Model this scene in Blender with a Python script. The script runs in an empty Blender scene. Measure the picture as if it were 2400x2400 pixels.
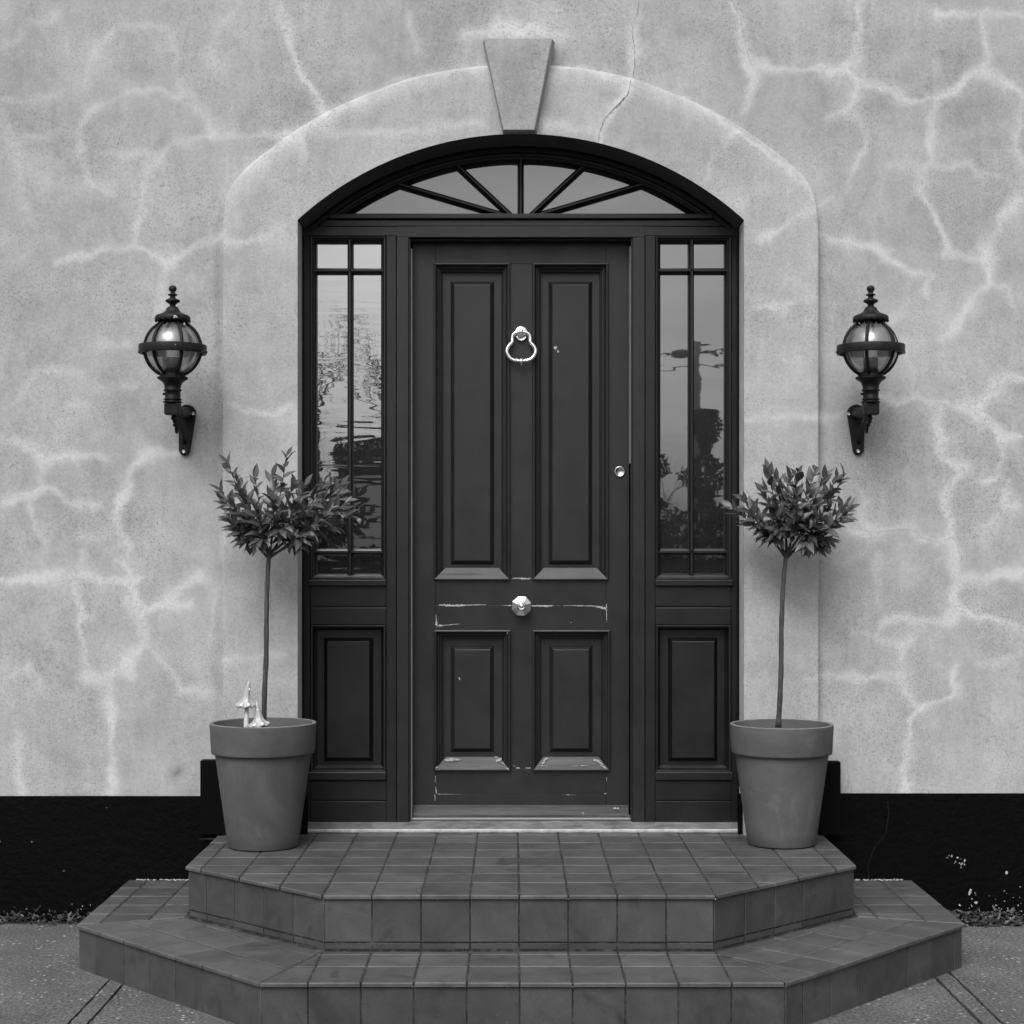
import bpy, bmesh, math, random
import numpy as np
from mathutils import Vector, Matrix
R = math.radians
rnd = random.Random(7)
S = bpy.context.scene
COL = S.collection

# ------------------------------------------------------------------ camera
D = 6.32            # distance from the lens to the face of the doorway surround (plane y = 0)
CZ = 1.356          # eye height above the pavement
FPX = 4000.0        # focal length measured on the 2400 px photograph
cam = bpy.data.cameras.new('camera'); co = bpy.data.objects.new('camera', cam); COL.objects.link(co)
co.location = (0, -D, CZ); co.rotation_euler = (R(90), 0, 0)
cam.sensor_width = 36; cam.lens = 36*FPX/2400; cam.shift_y = 100/2400
cam.clip_start = 0.05; cam.clip_end = 2000
S.camera = co
# ------------------------------------------------------------------ world and sun (soft overcast daylight, monochrome)
SUN_EL, SUN_ROT = R(50), R(198)
w = bpy.data.worlds.new('World'); S.world = w; w.use_nodes = True
nt = w.node_tree; nt.nodes.clear()
sky = nt.nodes.new('ShaderNodeTexSky'); sky.sky_type = 'NISHITA'; sky.sun_disc = False
sky.sun_elevation = SUN_EL; sky.sun_rotation = SUN_ROT; sky.air_density = 1.0; sky.dust_density = 4.0
bw = nt.nodes.new('ShaderNodeRGBToBW'); bg = nt.nodes.new('ShaderNodeBackground'); wo = nt.nodes.new('ShaderNodeOutputWorld')
tc = nt.nodes.new('ShaderNodeTexCoord'); mp = nt.nodes.new('ShaderNodeMapping'); mp.inputs['Scale'].default_value = (2.2, 2.2, 9)
nz = nt.nodes.new('ShaderNodeTexNoise'); nz.inputs['Scale'].default_value = 1.6; nz.inputs['Detail'].default_value = 5
mr = nt.nodes.new('ShaderNodeMapRange'); mr.inputs[1].default_value = .3; mr.inputs[2].default_value = .7
mr.inputs[3].default_value = .75; mr.inputs[4].default_value = 1.3
mm = nt.nodes.new('ShaderNodeMath'); mm.operation = 'MULTIPLY'
L = nt.links.new
L(tc.outputs['Generated'], mp.inputs['Vector']); L(mp.outputs[0], nz.inputs['Vector']); L(nz.outputs['Fac'], mr.inputs[0])
L(sky.outputs[0], bw.inputs[0]); L(bw.outputs[0], mm.inputs[0]); L(mr.outputs[0], mm.inputs[1])
sx_ = nt.nodes.new('ShaderNodeSeparateXYZ'); L(tc.outputs['Generated'], sx_.inputs[0])      # overcast: the sky is brightest overhead
mz = nt.nodes.new('ShaderNodeMapRange'); L(sx_.outputs['Z'], mz.inputs[0])
for i_, v_ in enumerate((0.0, 1.0, .85, 2.3)): mz.inputs[i_+1].default_value = v_
m2 = nt.nodes.new('ShaderNodeMath'); m2.operation = 'MULTIPLY'; L(mm.outputs[0], m2.inputs[0]); L(mz.outputs[0], m2.inputs[1]); mm = m2
L(mm.outputs[0], bg.inputs['Color']); bg.inputs['Strength'].default_value = 0.12; L(bg.outputs[0], wo.inputs[0])
sd = bpy.data.lights.new('sun', 'SUN'); sd.energy = 1.35; sd.angle = R(34); sd.color = (1, 1, 1)
so = bpy.data.objects.new('sun', sd); COL.objects.link(so)
sv = Vector((math.sin(SUN_ROT)*math.cos(SUN_EL), math.cos(SUN_ROT)*math.cos(SUN_EL), math.sin(SUN_EL)))
so.rotation_euler = sv.to_track_quat('Z', 'Y').to_euler(); so.location = sv*20
S.view_settings.view_transform = 'Standard'; S.view_settings.look = 'None'
S.view_settings.exposure = -0.07; S.view_settings.gamma = 1.0
S.cycles.use_denoising = True; S.cycles.max_bounces = 6; S.cycles.transparent_max_bounces = 12

# ------------------------------------------------------------------ helpers
def WX(px, d): return (px-1200)*d/FPX
def HZ(py, d): return CZ+(1300-py)*d/FPX
CX = 0.0325         # centre line of the doorway

class G:
    """tiny node-graph helper for grey procedural materials"""
    def __init__(s, name):
        s.m = bpy.data.materials.new(name); s.m.use_nodes = True; s.t = s.m.node_tree
        s.b = s.t.nodes['Principled BSDF']; s.tc = s.t.nodes.new('ShaderNodeTexCoord')
    def n(s, typ, **k):
        o = s.t.nodes.new(typ)
        for a, b in k.items():
            if hasattr(o, a): setattr(o, a, b)
            else: o.inputs[a.replace('_', ' ')].default_value = b
        return o
    def l(s, a, b): s.t.links.new(a, b)
    def coord(s, sc=(1, 1, 1), rot=(0, 0, 0)):
        m = s.n('ShaderNodeMapping'); m.inputs['Scale'].default_value = sc; m.inputs['Rotation'].default_value = rot
        s.l(s.tc.outputs['Object'], m.inputs[0]); return m.outputs[0]
    def noise(s, scale, detail=3, sc=(1, 1, 1), rough=.55, dist=0, rot=(0, 0, 0)):
        o = s.n('ShaderNodeTexNoise'); o.inputs['Scale'].default_value = scale; o.inputs['Detail'].default_value = detail
        o.inputs['Roughness'].default_value = rough; o.inputs['Distortion'].default_value = dist
        s.l(s.coord(sc, rot), o.inputs['Vector']); return o.outputs['Fac']
    def mapr(s, v, a, b, c, d):
        o = s.n('ShaderNodeMapRange'); s.l(v, o.inputs[0])
        for i, x in enumerate((a, b, c, d)): o.inputs[i+1].default_value = x
        return o.outputs[0]
    def math(s, op, a, b=None, clamp=False):
        o = s.n('ShaderNodeMath'); o.operation = op; o.use_clamp = clamp
        for i, v in enumerate((a, b)):
            if v is None: continue
            if isinstance(v, (int, float)): o.inputs[i].default_value = v
            else: s.l(v, o.inputs[i])
        return o.outputs[0]
    def mix(s, f, a, b):   # a + f*(b-a)
        return s.math('ADD', s.math('MULTIPLY', a, s.math('SUBTRACT', 1.0, f)), s.math('MULTIPLY', b, f))
    def attr(s, name):
        o = s.n('ShaderNodeAttribute'); o.attribute_name = name; return o.outputs['Fac']
    def bump(s, v, dist, strength=1.0, prev=None):
        o = s.n('ShaderNodeBump'); o.inputs['Strength'].default_value = strength; o.inputs['Distance'].default_value = dist
        s.l(v, o.inputs['Height'])
        if prev is not None: s.l(prev, o.inputs['Normal'])
        return o.outputs[0]
    def out(s, col, rough, normal=None, spec=.5, metal=0):
        b = s.b
        if isinstance(col, (int, float)): b.inputs['Base Color'].default_value = (col, col, col, 1)
        else: s.l(col, b.inputs['Base Color'])
        if isinstance(rough, (int, float)): b.inputs['Roughness'].default_value = rough
        else: s.l(rough, b.inputs['Roughness'])
        b.inputs['Specular IOR Level'].default_value = spec; b.inputs['Metallic'].default_value = metal
        if normal is not None: s.l(normal, b.inputs['Normal'])
        return s.m

# --- materials
def m_render(name, base=1.0, veins=True):
    g = G(name)
    big = g.noise(2.6, 5, rough=.6, dist=.6)
    med = g.noise(11, 4, rough=.6)
    streak = g.noise(9, 4, sc=(3.2, 1, .7), rough=.65)
    col = g.mapr(big, .32, .68, .350, .450)
    blot = g.mapr(g.noise(4.5, 5, rough=.7, dist=1.0), .56, .72, 0, .20); col = g.mix(blot, col, .24)
    col = g.math('MULTIPLY', col, g.mapr(med, .3, .7, .91, 1.09))
    col = g.math('MULTIPLY', col, g.mapr(streak, .3, .7, .93, 1.06))
    if veins:
        v = g.math('MULTIPLY', g.attr('vein'), g.mapr(med, .25, .75, .7, 1.15), clamp=True)
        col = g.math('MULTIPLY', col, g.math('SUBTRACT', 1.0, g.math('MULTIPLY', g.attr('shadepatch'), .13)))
        col = g.mix(v, col, .59)
    grain = g.noise(150, 3, rough=.75)
    grain2 = g.noise(75, 3, rough=.7)
    dots = g.mapr(grain, .30, .46, .50, 1.0)
    patch = g.mapr(g.noise(3.2, 4), .40, .60, 0, 1)
    col = g.math('MULTIPLY', col, g.mix(g.mapr(patch, 0, 1, .15, 1.0), 1.0, dots))
    col = g.math('MULTIPLY', col, g.mapr(grain2, .3, .7, .90, 1.09))
    pit = g.n('ShaderNodeTexVoronoi'); pit.inputs['Scale'].default_value = 26; g.l(g.coord(), pit.inputs['Vector'])
    pm = g.math('MULTIPLY', g.mapr(pit.outputs['Distance'], .03, .09, 1, 0), g.mapr(g.noise(17, 2), .58, .66, 0, 1))
    col = g.mix(g.math('MULTIPLY', pm, .55), col, .13)
    col = g.math('MULTIPLY', col, base)
    h = g.math('ADD', g.math('MULTIPLY', grain2, .8), g.math('MULTIPLY', grain, .5))
    nrm = g.bump(h, .0016, .5); nrm = g.bump(g.noise(7, 3), .008, .5, nrm)
    return g.out(col, .93, nrm, spec=.2)
M = {}
M['render'] = m_render('pale_render'); M['surround'] = m_render('surround_render', 1.06)
M['keystone'] = m_render('keystone_render', .88, False)
g = G('black_plinth_paint')
cr = g.mapr(g.noise(30, 4, rough=.7), .62, .8, 0, 1)
col = g.mix(g.math('MULTIPLY', cr, .6), .0026, .008)
M['plinth'] = g.out(col, .62, g.bump(g.noise(34, 5, rough=.7), .010, 1.0), spec=.06)
M['plinth_smooth'] = G('black_block_paint').out(.0035, .7, spec=.05)
def m_paint(name, val, rough=.42, worn=0.0):
    g = G(name)
    c = g.math('MULTIPLY', g.mapr(g.noise(5, 4, sc=(1, 1, .35)), .3, .7, .85, 1.17), val)
    c = g.math('MULTIPLY', c, g.mapr(g.noise(60, 3), .3, .7, .95, 1.05))
    if worn:
        k = g.mapr(g.noise(26, 5, sc=(.12, 1, 1.6), rough=.75), .5, .75, 0, 1)
        c = g.mix(g.math('MULTIPLY', k, worn), c, .17)
        d = g.mapr(g.noise(40, 5, sc=(.06, 1, 2.5), rough=.75), .58, .64, 0, .7)
        c = g.mix(d, c, .02)
    r = g.mapr(g.noise(12, 4), .3, .7, rough-.06, rough+.08)
    n = g.bump(g.noise(50, 3, sc=(1, 1, .15)), .0006, .5)
    return g.out(c, r, n, spec=.5)
M['door'] = m_paint('dark_door_gloss', .0150, .40)
M['frame'] = m_paint('dark_frame_gloss', .0115, .42); M['sideframe'] = m_paint('sidelight_gloss', .0042, .45)
M['frameblack'] = m_paint('black_bead_gloss', .0035, .45)
M['worn'] = m_paint('weathered_door_paint', .050, .5, .5)
M['wornlit'] = m_paint('skylit_door_paint', .085, .5, .3)  # upper panel slopes: wear streaks over sky light put into the colour
M['soffit'] = m_paint('soffit_paint', .055, .7)
g = G('bare_wood_chip'); M['chip'] = g.out(g.mapr(g.noise(60, 3), .3, .7, .26, .50), .8)
g = G('seal_strip'); M['seal'] = g.out(.20, .5)
g = G('stone_sill')
c = g.mapr(g.noise(14, 5, sc=(1, 1, 2), rough=.7), .35, .7, .10, .27); M['sill'] = g.out(c, .75, g.bump(g.noise(60, 3), .001))
g = G('pale_sill_edge'); M['silledge'] = g.out(g.mapr(g.noise(40, 3), .3, .7, .38, .62), .7)
g = G('threshold_metal'); M['alu'] = g.out(.26, .4, metal=.4)
def m_glass(name, wav, fac, sx, sz):
    g = G(name); t = g.t
    gl = g.n('ShaderNodeBsdfGlossy'); gl.inputs['Roughness'].default_value = .012; gl.inputs['Color'].default_value = (1, 1, 1, 1)
    g.out(.008, .3)
    n1 = g.bump(g.noise(1.0, 2, sc=(sx, 1, sz), dist=.8), wav, 1.0)
    n1 = g.bump(g.noise(14, 2, sc=(1, 1, 2.5)), wav*.012, 1.0, n1)
    g.l(n1, gl.inputs['Normal'])
    mx = g.n('ShaderNodeMixShader'); mx.inputs[0].default_value = fac
    g.l(g.b.outputs[0], mx.inputs[1]); g.l(gl.outputs[0], mx.inputs[2])
    g.l(mx.outputs[0], t.nodes['Material Output'].inputs['Surface'])
    return g.m
M['glassL'] = m_glass('wavy_window_glass', .00032, .47, 1.8, 15)
M['glassR'] = m_glass('window_glass', .00013, .29, 4, 9)
M['glassF'] = m_glass('fanlight_glass', .0003, .19, 5, 9)
g = G('chrome'); M['chrome'] = g.out(.95, .24, metal=1)
g = G('polished_knob'); M['knob'] = g.out(.9, .13, metal=1)
g = G('nickel'); M['nickel'] = g.out(.62, .28, metal=1)
def m_iron(name, v):
    g = G(name); c = g.math('MULTIPLY', g.mapr(g.noise(35, 4, rough=.7), .3, .75, .6, 1.8), v)
    return g.out(c, g.mapr(g.noise(20, 3), .3, .7, .38, .62), g.bump(g.noise(90, 3), .0012, .5), spec=.22)
M['iron'] = m_iron('cast_iron_black', .0075)
M['ironpaint'] = m_iron('cast_iron_dull', .012)
g = G('lamp_globe'); t = g.t
tr = g.n('ShaderNodeBsdfTransparent'); tr.inputs['Color'].default_value = (.66, .66, .66, 1)
gl = g.n('ShaderNodeBsdfGlossy'); gl.inputs['Roughness'].default_value = .22
g.out(.5, .5); fr = g.n('ShaderNodeLayerWeight'); fr.inputs['Blend'].default_value = .25
m1 = g.n('ShaderNodeMixShader'); m1.inputs[0].default_value = .10; g.l(tr.outputs[0], m1.inputs[1]); g.l(g.b.outputs[0], m1.inputs[2])
m2 = g.n('ShaderNodeMixShader'); g.l(g.mapr(fr.outputs['Facing'], 0, 1, .16, .55), m2.inputs[0]); g.l(m1.outputs[0], m2.inputs[1]); g.l(gl.outputs[0], m2.inputs[2])
g.l(m2.outputs[0], t.nodes['Material Output'].inputs['Surface']); M['globe'] = g.m
g = G('bulb_glass'); M['bulb'] = g.out(.75, .25)
g = G('lampholder'); M['holder'] = g.out(.035, .5)
g = G('clay_pot')
c = g.math('MULTIPLY', g.mapr(g.noise(4, 5, rough=.62, dist=.5), .3, .72, .76, 1.36), .090)
c = g.mix(g.mapr(g.noise(7, 5, sc=(1, 1, .5), rough=.7, dist=1.), .60, .74, 0, .35), c, .20)
c = g.math('MULTIPLY', c, g.mapr(g.noise(150, 2), .3, .7, .94, 1.06))
M['pot'] = g.out(c, .82, g.bump(g.noise(120, 3), .0007, .5), spec=.3)
g = G('pot_rim_wear'); M['potrim'] = g.out(g.mapr(g.noise(30, 4), .3, .7, .11, .20), .85)
g = G('soil'); M['soil'] = g.out(g.mapr(g.noise(60, 4), .3, .7, .008, .03), .95, g.bump(g.noise(50, 4), .01))
def m_tile(name, v, spk):
    g = G(name); c = g.math('MULTIPLY', g.attr('tone'), v)
    c = g.math('MULTIPLY', c, g.mapr(g.noise(9, 5, sc=(1, 1, 1), rough=.62, dist=.7), .3, .72, .76, 1.26))
    st = g.mapr(g.noise(6, 4, sc=(1, 1, .6), rough=.62, dist=1.4), .56, .70, 0, .75)
    c = g.mix(st, c, v*.45)
    bl = g.mapr(g.noise(5.5, 5, rough=.68, dist=.8), .60, .76, 0, .40)
    c = g.mix(bl, c, v*1.9)
    sp = g.mapr(g.noise(110, 2), .735, .76, 0, spk); c = g.mix(sp, c, .4)
    c = g.mix(g.math('MULTIPLY', g.attr('edge'), g.mapr(g.noise(18, 4, rough=.7), .45, .65, .0, .6)), c, .14)
    c = g.math('MULTIPLY', c, g.mapr(g.noise(170, 2), .3, .7, .90, 1.10))
    return g.out(c, g.mapr(g.noise(8, 4), .3, .7, .34, .58), g.bump(g.noise(14, 3), .0015, .5), spec=.42)
M['tile'] = m_tile('quarry_tile', .080, .45); M['tileriser'] = m_tile('riser_tile', .064, .2)
g = G('mortar')
c = g.mapr(g.noise(24, 5, rough=.75), .48, .72, .014, .095); M['mortar'] = g.out(c, .9, g.bump(g.noise(90, 3), .002))
g = G('brushed_concrete')
base = g.mapr(g.noise(3.2, 5, rough=.6), .3, .7, .075, .14)
sp = g.noise(95, 4, rough=.75); base = g.math('MULTIPLY', base, g.mapr(sp, .36, .64, .2, 1.85))
damp = g.mapr(g.noise(1.4, 3), .42, .6, 0, .45); base = g.mix(damp, base, .10)
vo = g.n('ShaderNodeTexVoronoi'); vo.inputs['Scale'].default_value = 48; g.l(g.coord((1, 1.0, 1)), vo.inputs['Vector'])
fl = g.math('MULTIPLY', g.mapr(vo.outputs['Distance'], .16, .32, 1, 0), g.mapr(g.noise(7, 4, rough=.7), .44, .60, 0, .8))
cell = g.n('ShaderNodeSeparateColor'); g.l(vo.outputs['Color'], cell.inputs[0])
fl = g.math('MULTIPLY', fl, g.mapr(cell.outputs[0], .45, .55, 0, 1)); base = g.mix(fl, base, .50)
dk = g.math('MULTIPLY', g.mapr(vo.outputs['Distance'], .12, .28, 1, 0), g.mapr(cell.outputs[1], .84, .9, 0, 1)); base = g.mix(dk, base, .03)
M['concrete'] = g.out(base, .88, g.bump(sp, .003, .7), spec=.25)
g = G('asphalt'); M['asphalt'] = g.out(g.mapr(g.noise(90, 4), .3, .7, .03, .07), .9)
g = G('dirt'); M['dirt'] = g.out(g.mapr(g.noise(60, 4), .3, .7, .006, .03), .95, g.bump(g.noise(70, 4), .01))
g = G('bark'); M['bark'] = g.out(g.mapr(g.noise(60, 4, sc=(1, 1, .4)), .3, .7, .028, .078), .8, g.bump(g.noise(90, 3), .002))
g = G('twig_bark'); M['twig'] = g.out(.035, .8)
def m_leaf(name, v):
    g = G(name); c = g.math('MULTIPLY', g.attr('tone'), v)
    c = g.math('MULTIPLY', c, g.mapr(g.noise(45, 3), .3, .7, .85, 1.15))
    c = g.mix(g.math('MULTIPLY', g.attr('rib'), .45), c, v*3.0)
    ge = g.n('ShaderNodeNewGeometry'); c = g.mix(ge.outputs['Backfacing'], c, v*1.9)
    g.b.inputs['Coat Weight'].default_value = .1
    return g.out(c, g.mapr(g.noise(30, 2), .3, .7, .36, .5), spec=.45)
M['leaf'] = m_leaf('bay_leaf', .040)
M['deadleaf'] = m_leaf('dead_leaf', .030)
g = G('ceramic_cap')
vv = g.attr('spot'); M['cap'] = g.out(g.mix(vv, .40, .85), .28, spec=.6)
g = G('ceramic_stem'); M['stem'] = g.out(.62, .35, spec=.5)
g = G('hedge_leaf'); M['hedge'] = g.out(g.mapr(g.noise(4, 5), .3, .7, .006, .035), .8, g.bump(g.noise(9, 5), .15))
g = G('tree_bark'); M['treebark'] = g.out(g.mapr(g.noise(9, 4), .3, .7, .03, .07), .9)
g = G('pole_wood'); M['pole'] = g.out(g.mapr(g.noise(9, 4, sc=(1, 1, .1)), .3, .7, .26, .36), .9)
g = G('dark_fence'); M['dark'] = g.out(g.mapr(g.noise(3, 4, sc=(6, 1, .5)), .3, .7, .006, .02), .9)

# --- object helpers
def tag(o, label=None, cat=None, group=None, kind=None):
    if label: o['label'] = label
    if cat: o['category'] = cat
    if group: o['group'] = group
    if kind: o['kind'] = kind
    return o
def empty(name, loc=(0, 0, 0), rz=0):
    o = bpy.data.objects.new(name, None); COL.objects.link(o); o.location = loc; o.rotation_euler.z = rz
    o.empty_display_size = .1; return o
def link(name, me, parent=None, at=None):
    """mesh data is in world coordinates; parenting keeps it where it is"""
    o = bpy.data.objects.new(name, me); COL.objects.link(o)
    if parent is not None:
        o.parent = parent
        q = parent; loc = Vector((0, 0, 0))
        while q is not None: loc += q.location; q = q.parent
        o.location = -loc
    return o

class MB:
    def __init__(s): s.v = []; s.f = []; s.mi = []; s.sm = []; s.attrs = {}
    def add(s, vs, fs, mi=0, smooth=False, **attrs):
        b = len(s.v); s.v += [tuple(x) for x in vs]
        for f in fs: s.f.append(tuple(i+b for i in f)); s.mi.append(mi); s.sm.append(smooth)
        for k in set(list(s.attrs)+list(attrs)):
            a = s.attrs.setdefault(k, [0.0]*b)
            val = attrs.get(k, 0.0)
            a += list(val) if hasattr(val, '__len__') else [float(val)]*len(vs)
    def bm(s, bm, mi=0, smooth=False, M4=None, **attrs):
        if M4 is not None: bm.transform(M4)
        bm.verts.ensure_lookup_table(); bm.verts.index_update()
        s.add([v.co.copy() for v in bm.verts], [[v.index for v in f.verts] for f in bm.faces], mi, smooth, **attrs); bm.free()
    def box(s, x0, x1, y0, y1, z0, z1, bev=.0015, mi=0, **attrs):
        bm = bmesh.new(); bmesh.ops.create_cube(bm, size=1)
        bm.transform(Matrix.Translation(((x0+x1)/2, (y0+y1)/2, (z0+z1)/2)) @ Matrix.Diagonal((abs(x1-x0), abs(y1-y0), abs(z1-z0), 1)))
        if bev: bmesh.ops.bevel(bm, geom=list(bm.edges), offset=bev, segments=2, affect='EDGES', profile=.5)
        s.bm(bm, mi, **attrs)
    def lathe(s, prof, cx, cy, n=40, mi=0, smooth=True, rfun=None, z0=0, **attrs):
        vs = []; fs = []
        for (r, z) in prof:
            for k in range(n):
                a = 2*math.pi*k/n; rr, zz = (r, z) if rfun is None else rfun(r, z, a)
                vs.append((cx+rr*math.cos(a), cy+rr*math.sin(a), zz+z0))
        for i in range(len(prof)-1):
            for k in range(n):
                k2 = (k+1) % n; fs.append((i*n+k, i*n+k2, (i+1)*n+k2, (i+1)*n+k))
        s.add(vs, fs, mi, smooth, **attrs)
    def tube(s, pts, rad, n=10, mi=0, caps=True, **attrs):
        pts = [Vector(p) for p in pts]; m = len(pts)
        rs = rad if hasattr(rad, '__len__') else [rad]*m
        vs = []; fs = []
        t0 = (pts[1]-pts[0]).normalized(); up = Vector((0, 0, 1)) if abs(t0.z) < .9 else Vector((1, 0, 0))
        u = t0.cross(up).normalized()
        for i, p in enumerate(pts):
            t = (pts[min(i+1, m-1)]-pts[max(i-1, 0)]).normalized()
            u = (u-t*u.dot(t)).normalized(); v = t.cross(u)
            for k in range(n):
                a = 2*math.pi*k/n; vs.append(p+(u*math.cos(a)+v*math.sin(a))*rs[i])
        for i in range(m-1):
            for k in range(n):
                k2 = (k+1) % n; fs.append((i*n+k, i*n+k2, (i+1)*n+k2, (i+1)*n+k))
        if caps: fs.append(tuple(range(n-1, -1, -1))); fs.append(tuple((m-1)*n+k for k in range(n)))
        s.add(vs, fs, mi, True, **attrs)
    def sphere(s, c, r, mi=0, seg=20, sq=(1, 1, 1), **attrs):
        bm = bmesh.new(); bmesh.ops.create_uvsphere(bm, u_segments=seg, v_segments=seg//2, radius=r)
        s.bm(bm, mi, True, Matrix.Translation(c) @ Matrix.Diagonal((*sq, 1)), **attrs)
    def prism(s, poly, z0, z1, bev=.002, mi=0, frame=None, **attrs):
        """convex polygon (u,v) extruded z0..z1 with chamfered top edge; frame maps (u,v,h) to world"""
        n = len(poly); ins = inset(poly, bev)
        if ins is None: ins = poly
        vs = [(u, v, z0) for u, v in poly]+[(u, v, z1-bev) for u, v in poly]+[(u, v, z1) for u, v in ins]
        if frame: vs = [frame(*p) for p in vs]
        fs = []
        for a in (0, 1):
            for k in range(n):
                k2 = (k+1) % n; fs.append((a*n+k, a*n+k2, (a+1)*n+k2, (a+1)*n+k))
        fs.append(tuple(2*n+k for k in range(n)))
        s.add(vs, fs, mi, False, edge=[0.0]*n+[1.0]*n+[0.0]*n, **attrs)
    def build(s, name, mats, parent=None, autosmooth=False):
        me = bpy.data.meshes.new(name); me.from_pydata(s.v, [], s.f); 
        if not isinstance(mats, (list, tuple)): mats = [mats]
        for m in mats: me.materials.append(m)
        me.polygons.foreach_set('material_index', s.mi); me.polygons.foreach_set('use_smooth', s.sm)
        for k, a in s.attrs.items():
            at = me.attributes.new(k, 'FLOAT', 'POINT'); at.data.foreach_set('value', a)
        me.update(); 
        return link(name, me, parent)

def inset(poly, d):
    n = len(poly); out = []
    ar = sum(poly[i][0]*poly[(i+1) % n][1]-poly[(i+1) % n][0]*poly[i][1] for i in range(n))
    sg = 1 if ar > 0 else -1
    lines = []
    for i in range(n):
        (x1, y1), (x2, y2) = poly[i], poly[(i+1) % n]; dx, dy = x2-x1, y2-y1; l = math.hypot(dx, dy)
        if l < 1e-6: return None
        nx, ny = -dy/l*sg, dx/l*sg; lines.append((x1+nx*d, y1+ny*d, dx/l, dy/l))
    for i in range(n):
        x1, y1, a, b = lines[i-1]; x2, y2, c, e = lines[i]; det = a*e-b*c
        if abs(det) < 1e-6: out.append((x2, y2)); continue
        t = ((x2-x1)*e-(y2-y1)*c)/det; out.append((x1+a*t, y1+b*t))
    ar2 = sum(out[i][0]*out[(i+1) % n][1]-out[(i+1) % n][0]*out[i][1] for i in range(n))
    if ar2*sg <= 0: return None
    for i in range(n):      # an edge that flipped means the piece is too small
        if (out[(i+1) % n][0]-out[i][0])*lines[i][2]+(out[(i+1) % n][1]-out[i][1])*lines[i][3] <= 0: return None
    return out
def clip(poly, a, b, c):        # keep a*x+b*y<=c
    out = []
    for i in range(len(poly)):
        p, q = poly[i], poly[(i+1) % len(poly)]; dp = a*p[0]+b*p[1]-c; dq = a*q[0]+b*q[1]-c
        if dp <= 0: out.append(p)
        if (dp < 0 < dq) or (dq < 0 < dp):
            t = dp/(dp-dq); out.append((p[0]+(q[0]-p[0])*t, p[1]+(q[1]-p[1])*t))
    res = []
    for p in out:
        if not res or math.hypot(p[0]-res[-1][0], p[1]-res[-1][1]) > 1e-4: res.append(p)
    if len(res) > 1 and math.hypot(res[0][0]-res[-1][0], res[0][1]-res[-1][1]) < 1e-4: res.pop()
    return res
def clip_convex(poly, region):  # region counter-clockwise
    for i in range(len(region)):
        (x1, y1), (x2, y2) = region[i], region[(i+1) % len(region)]
        a, b = (y2-y1), -(x2-x1); poly = clip(poly, a, b, a*x1+b*y1)
        if len(poly) < 3: return []
    return poly

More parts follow.
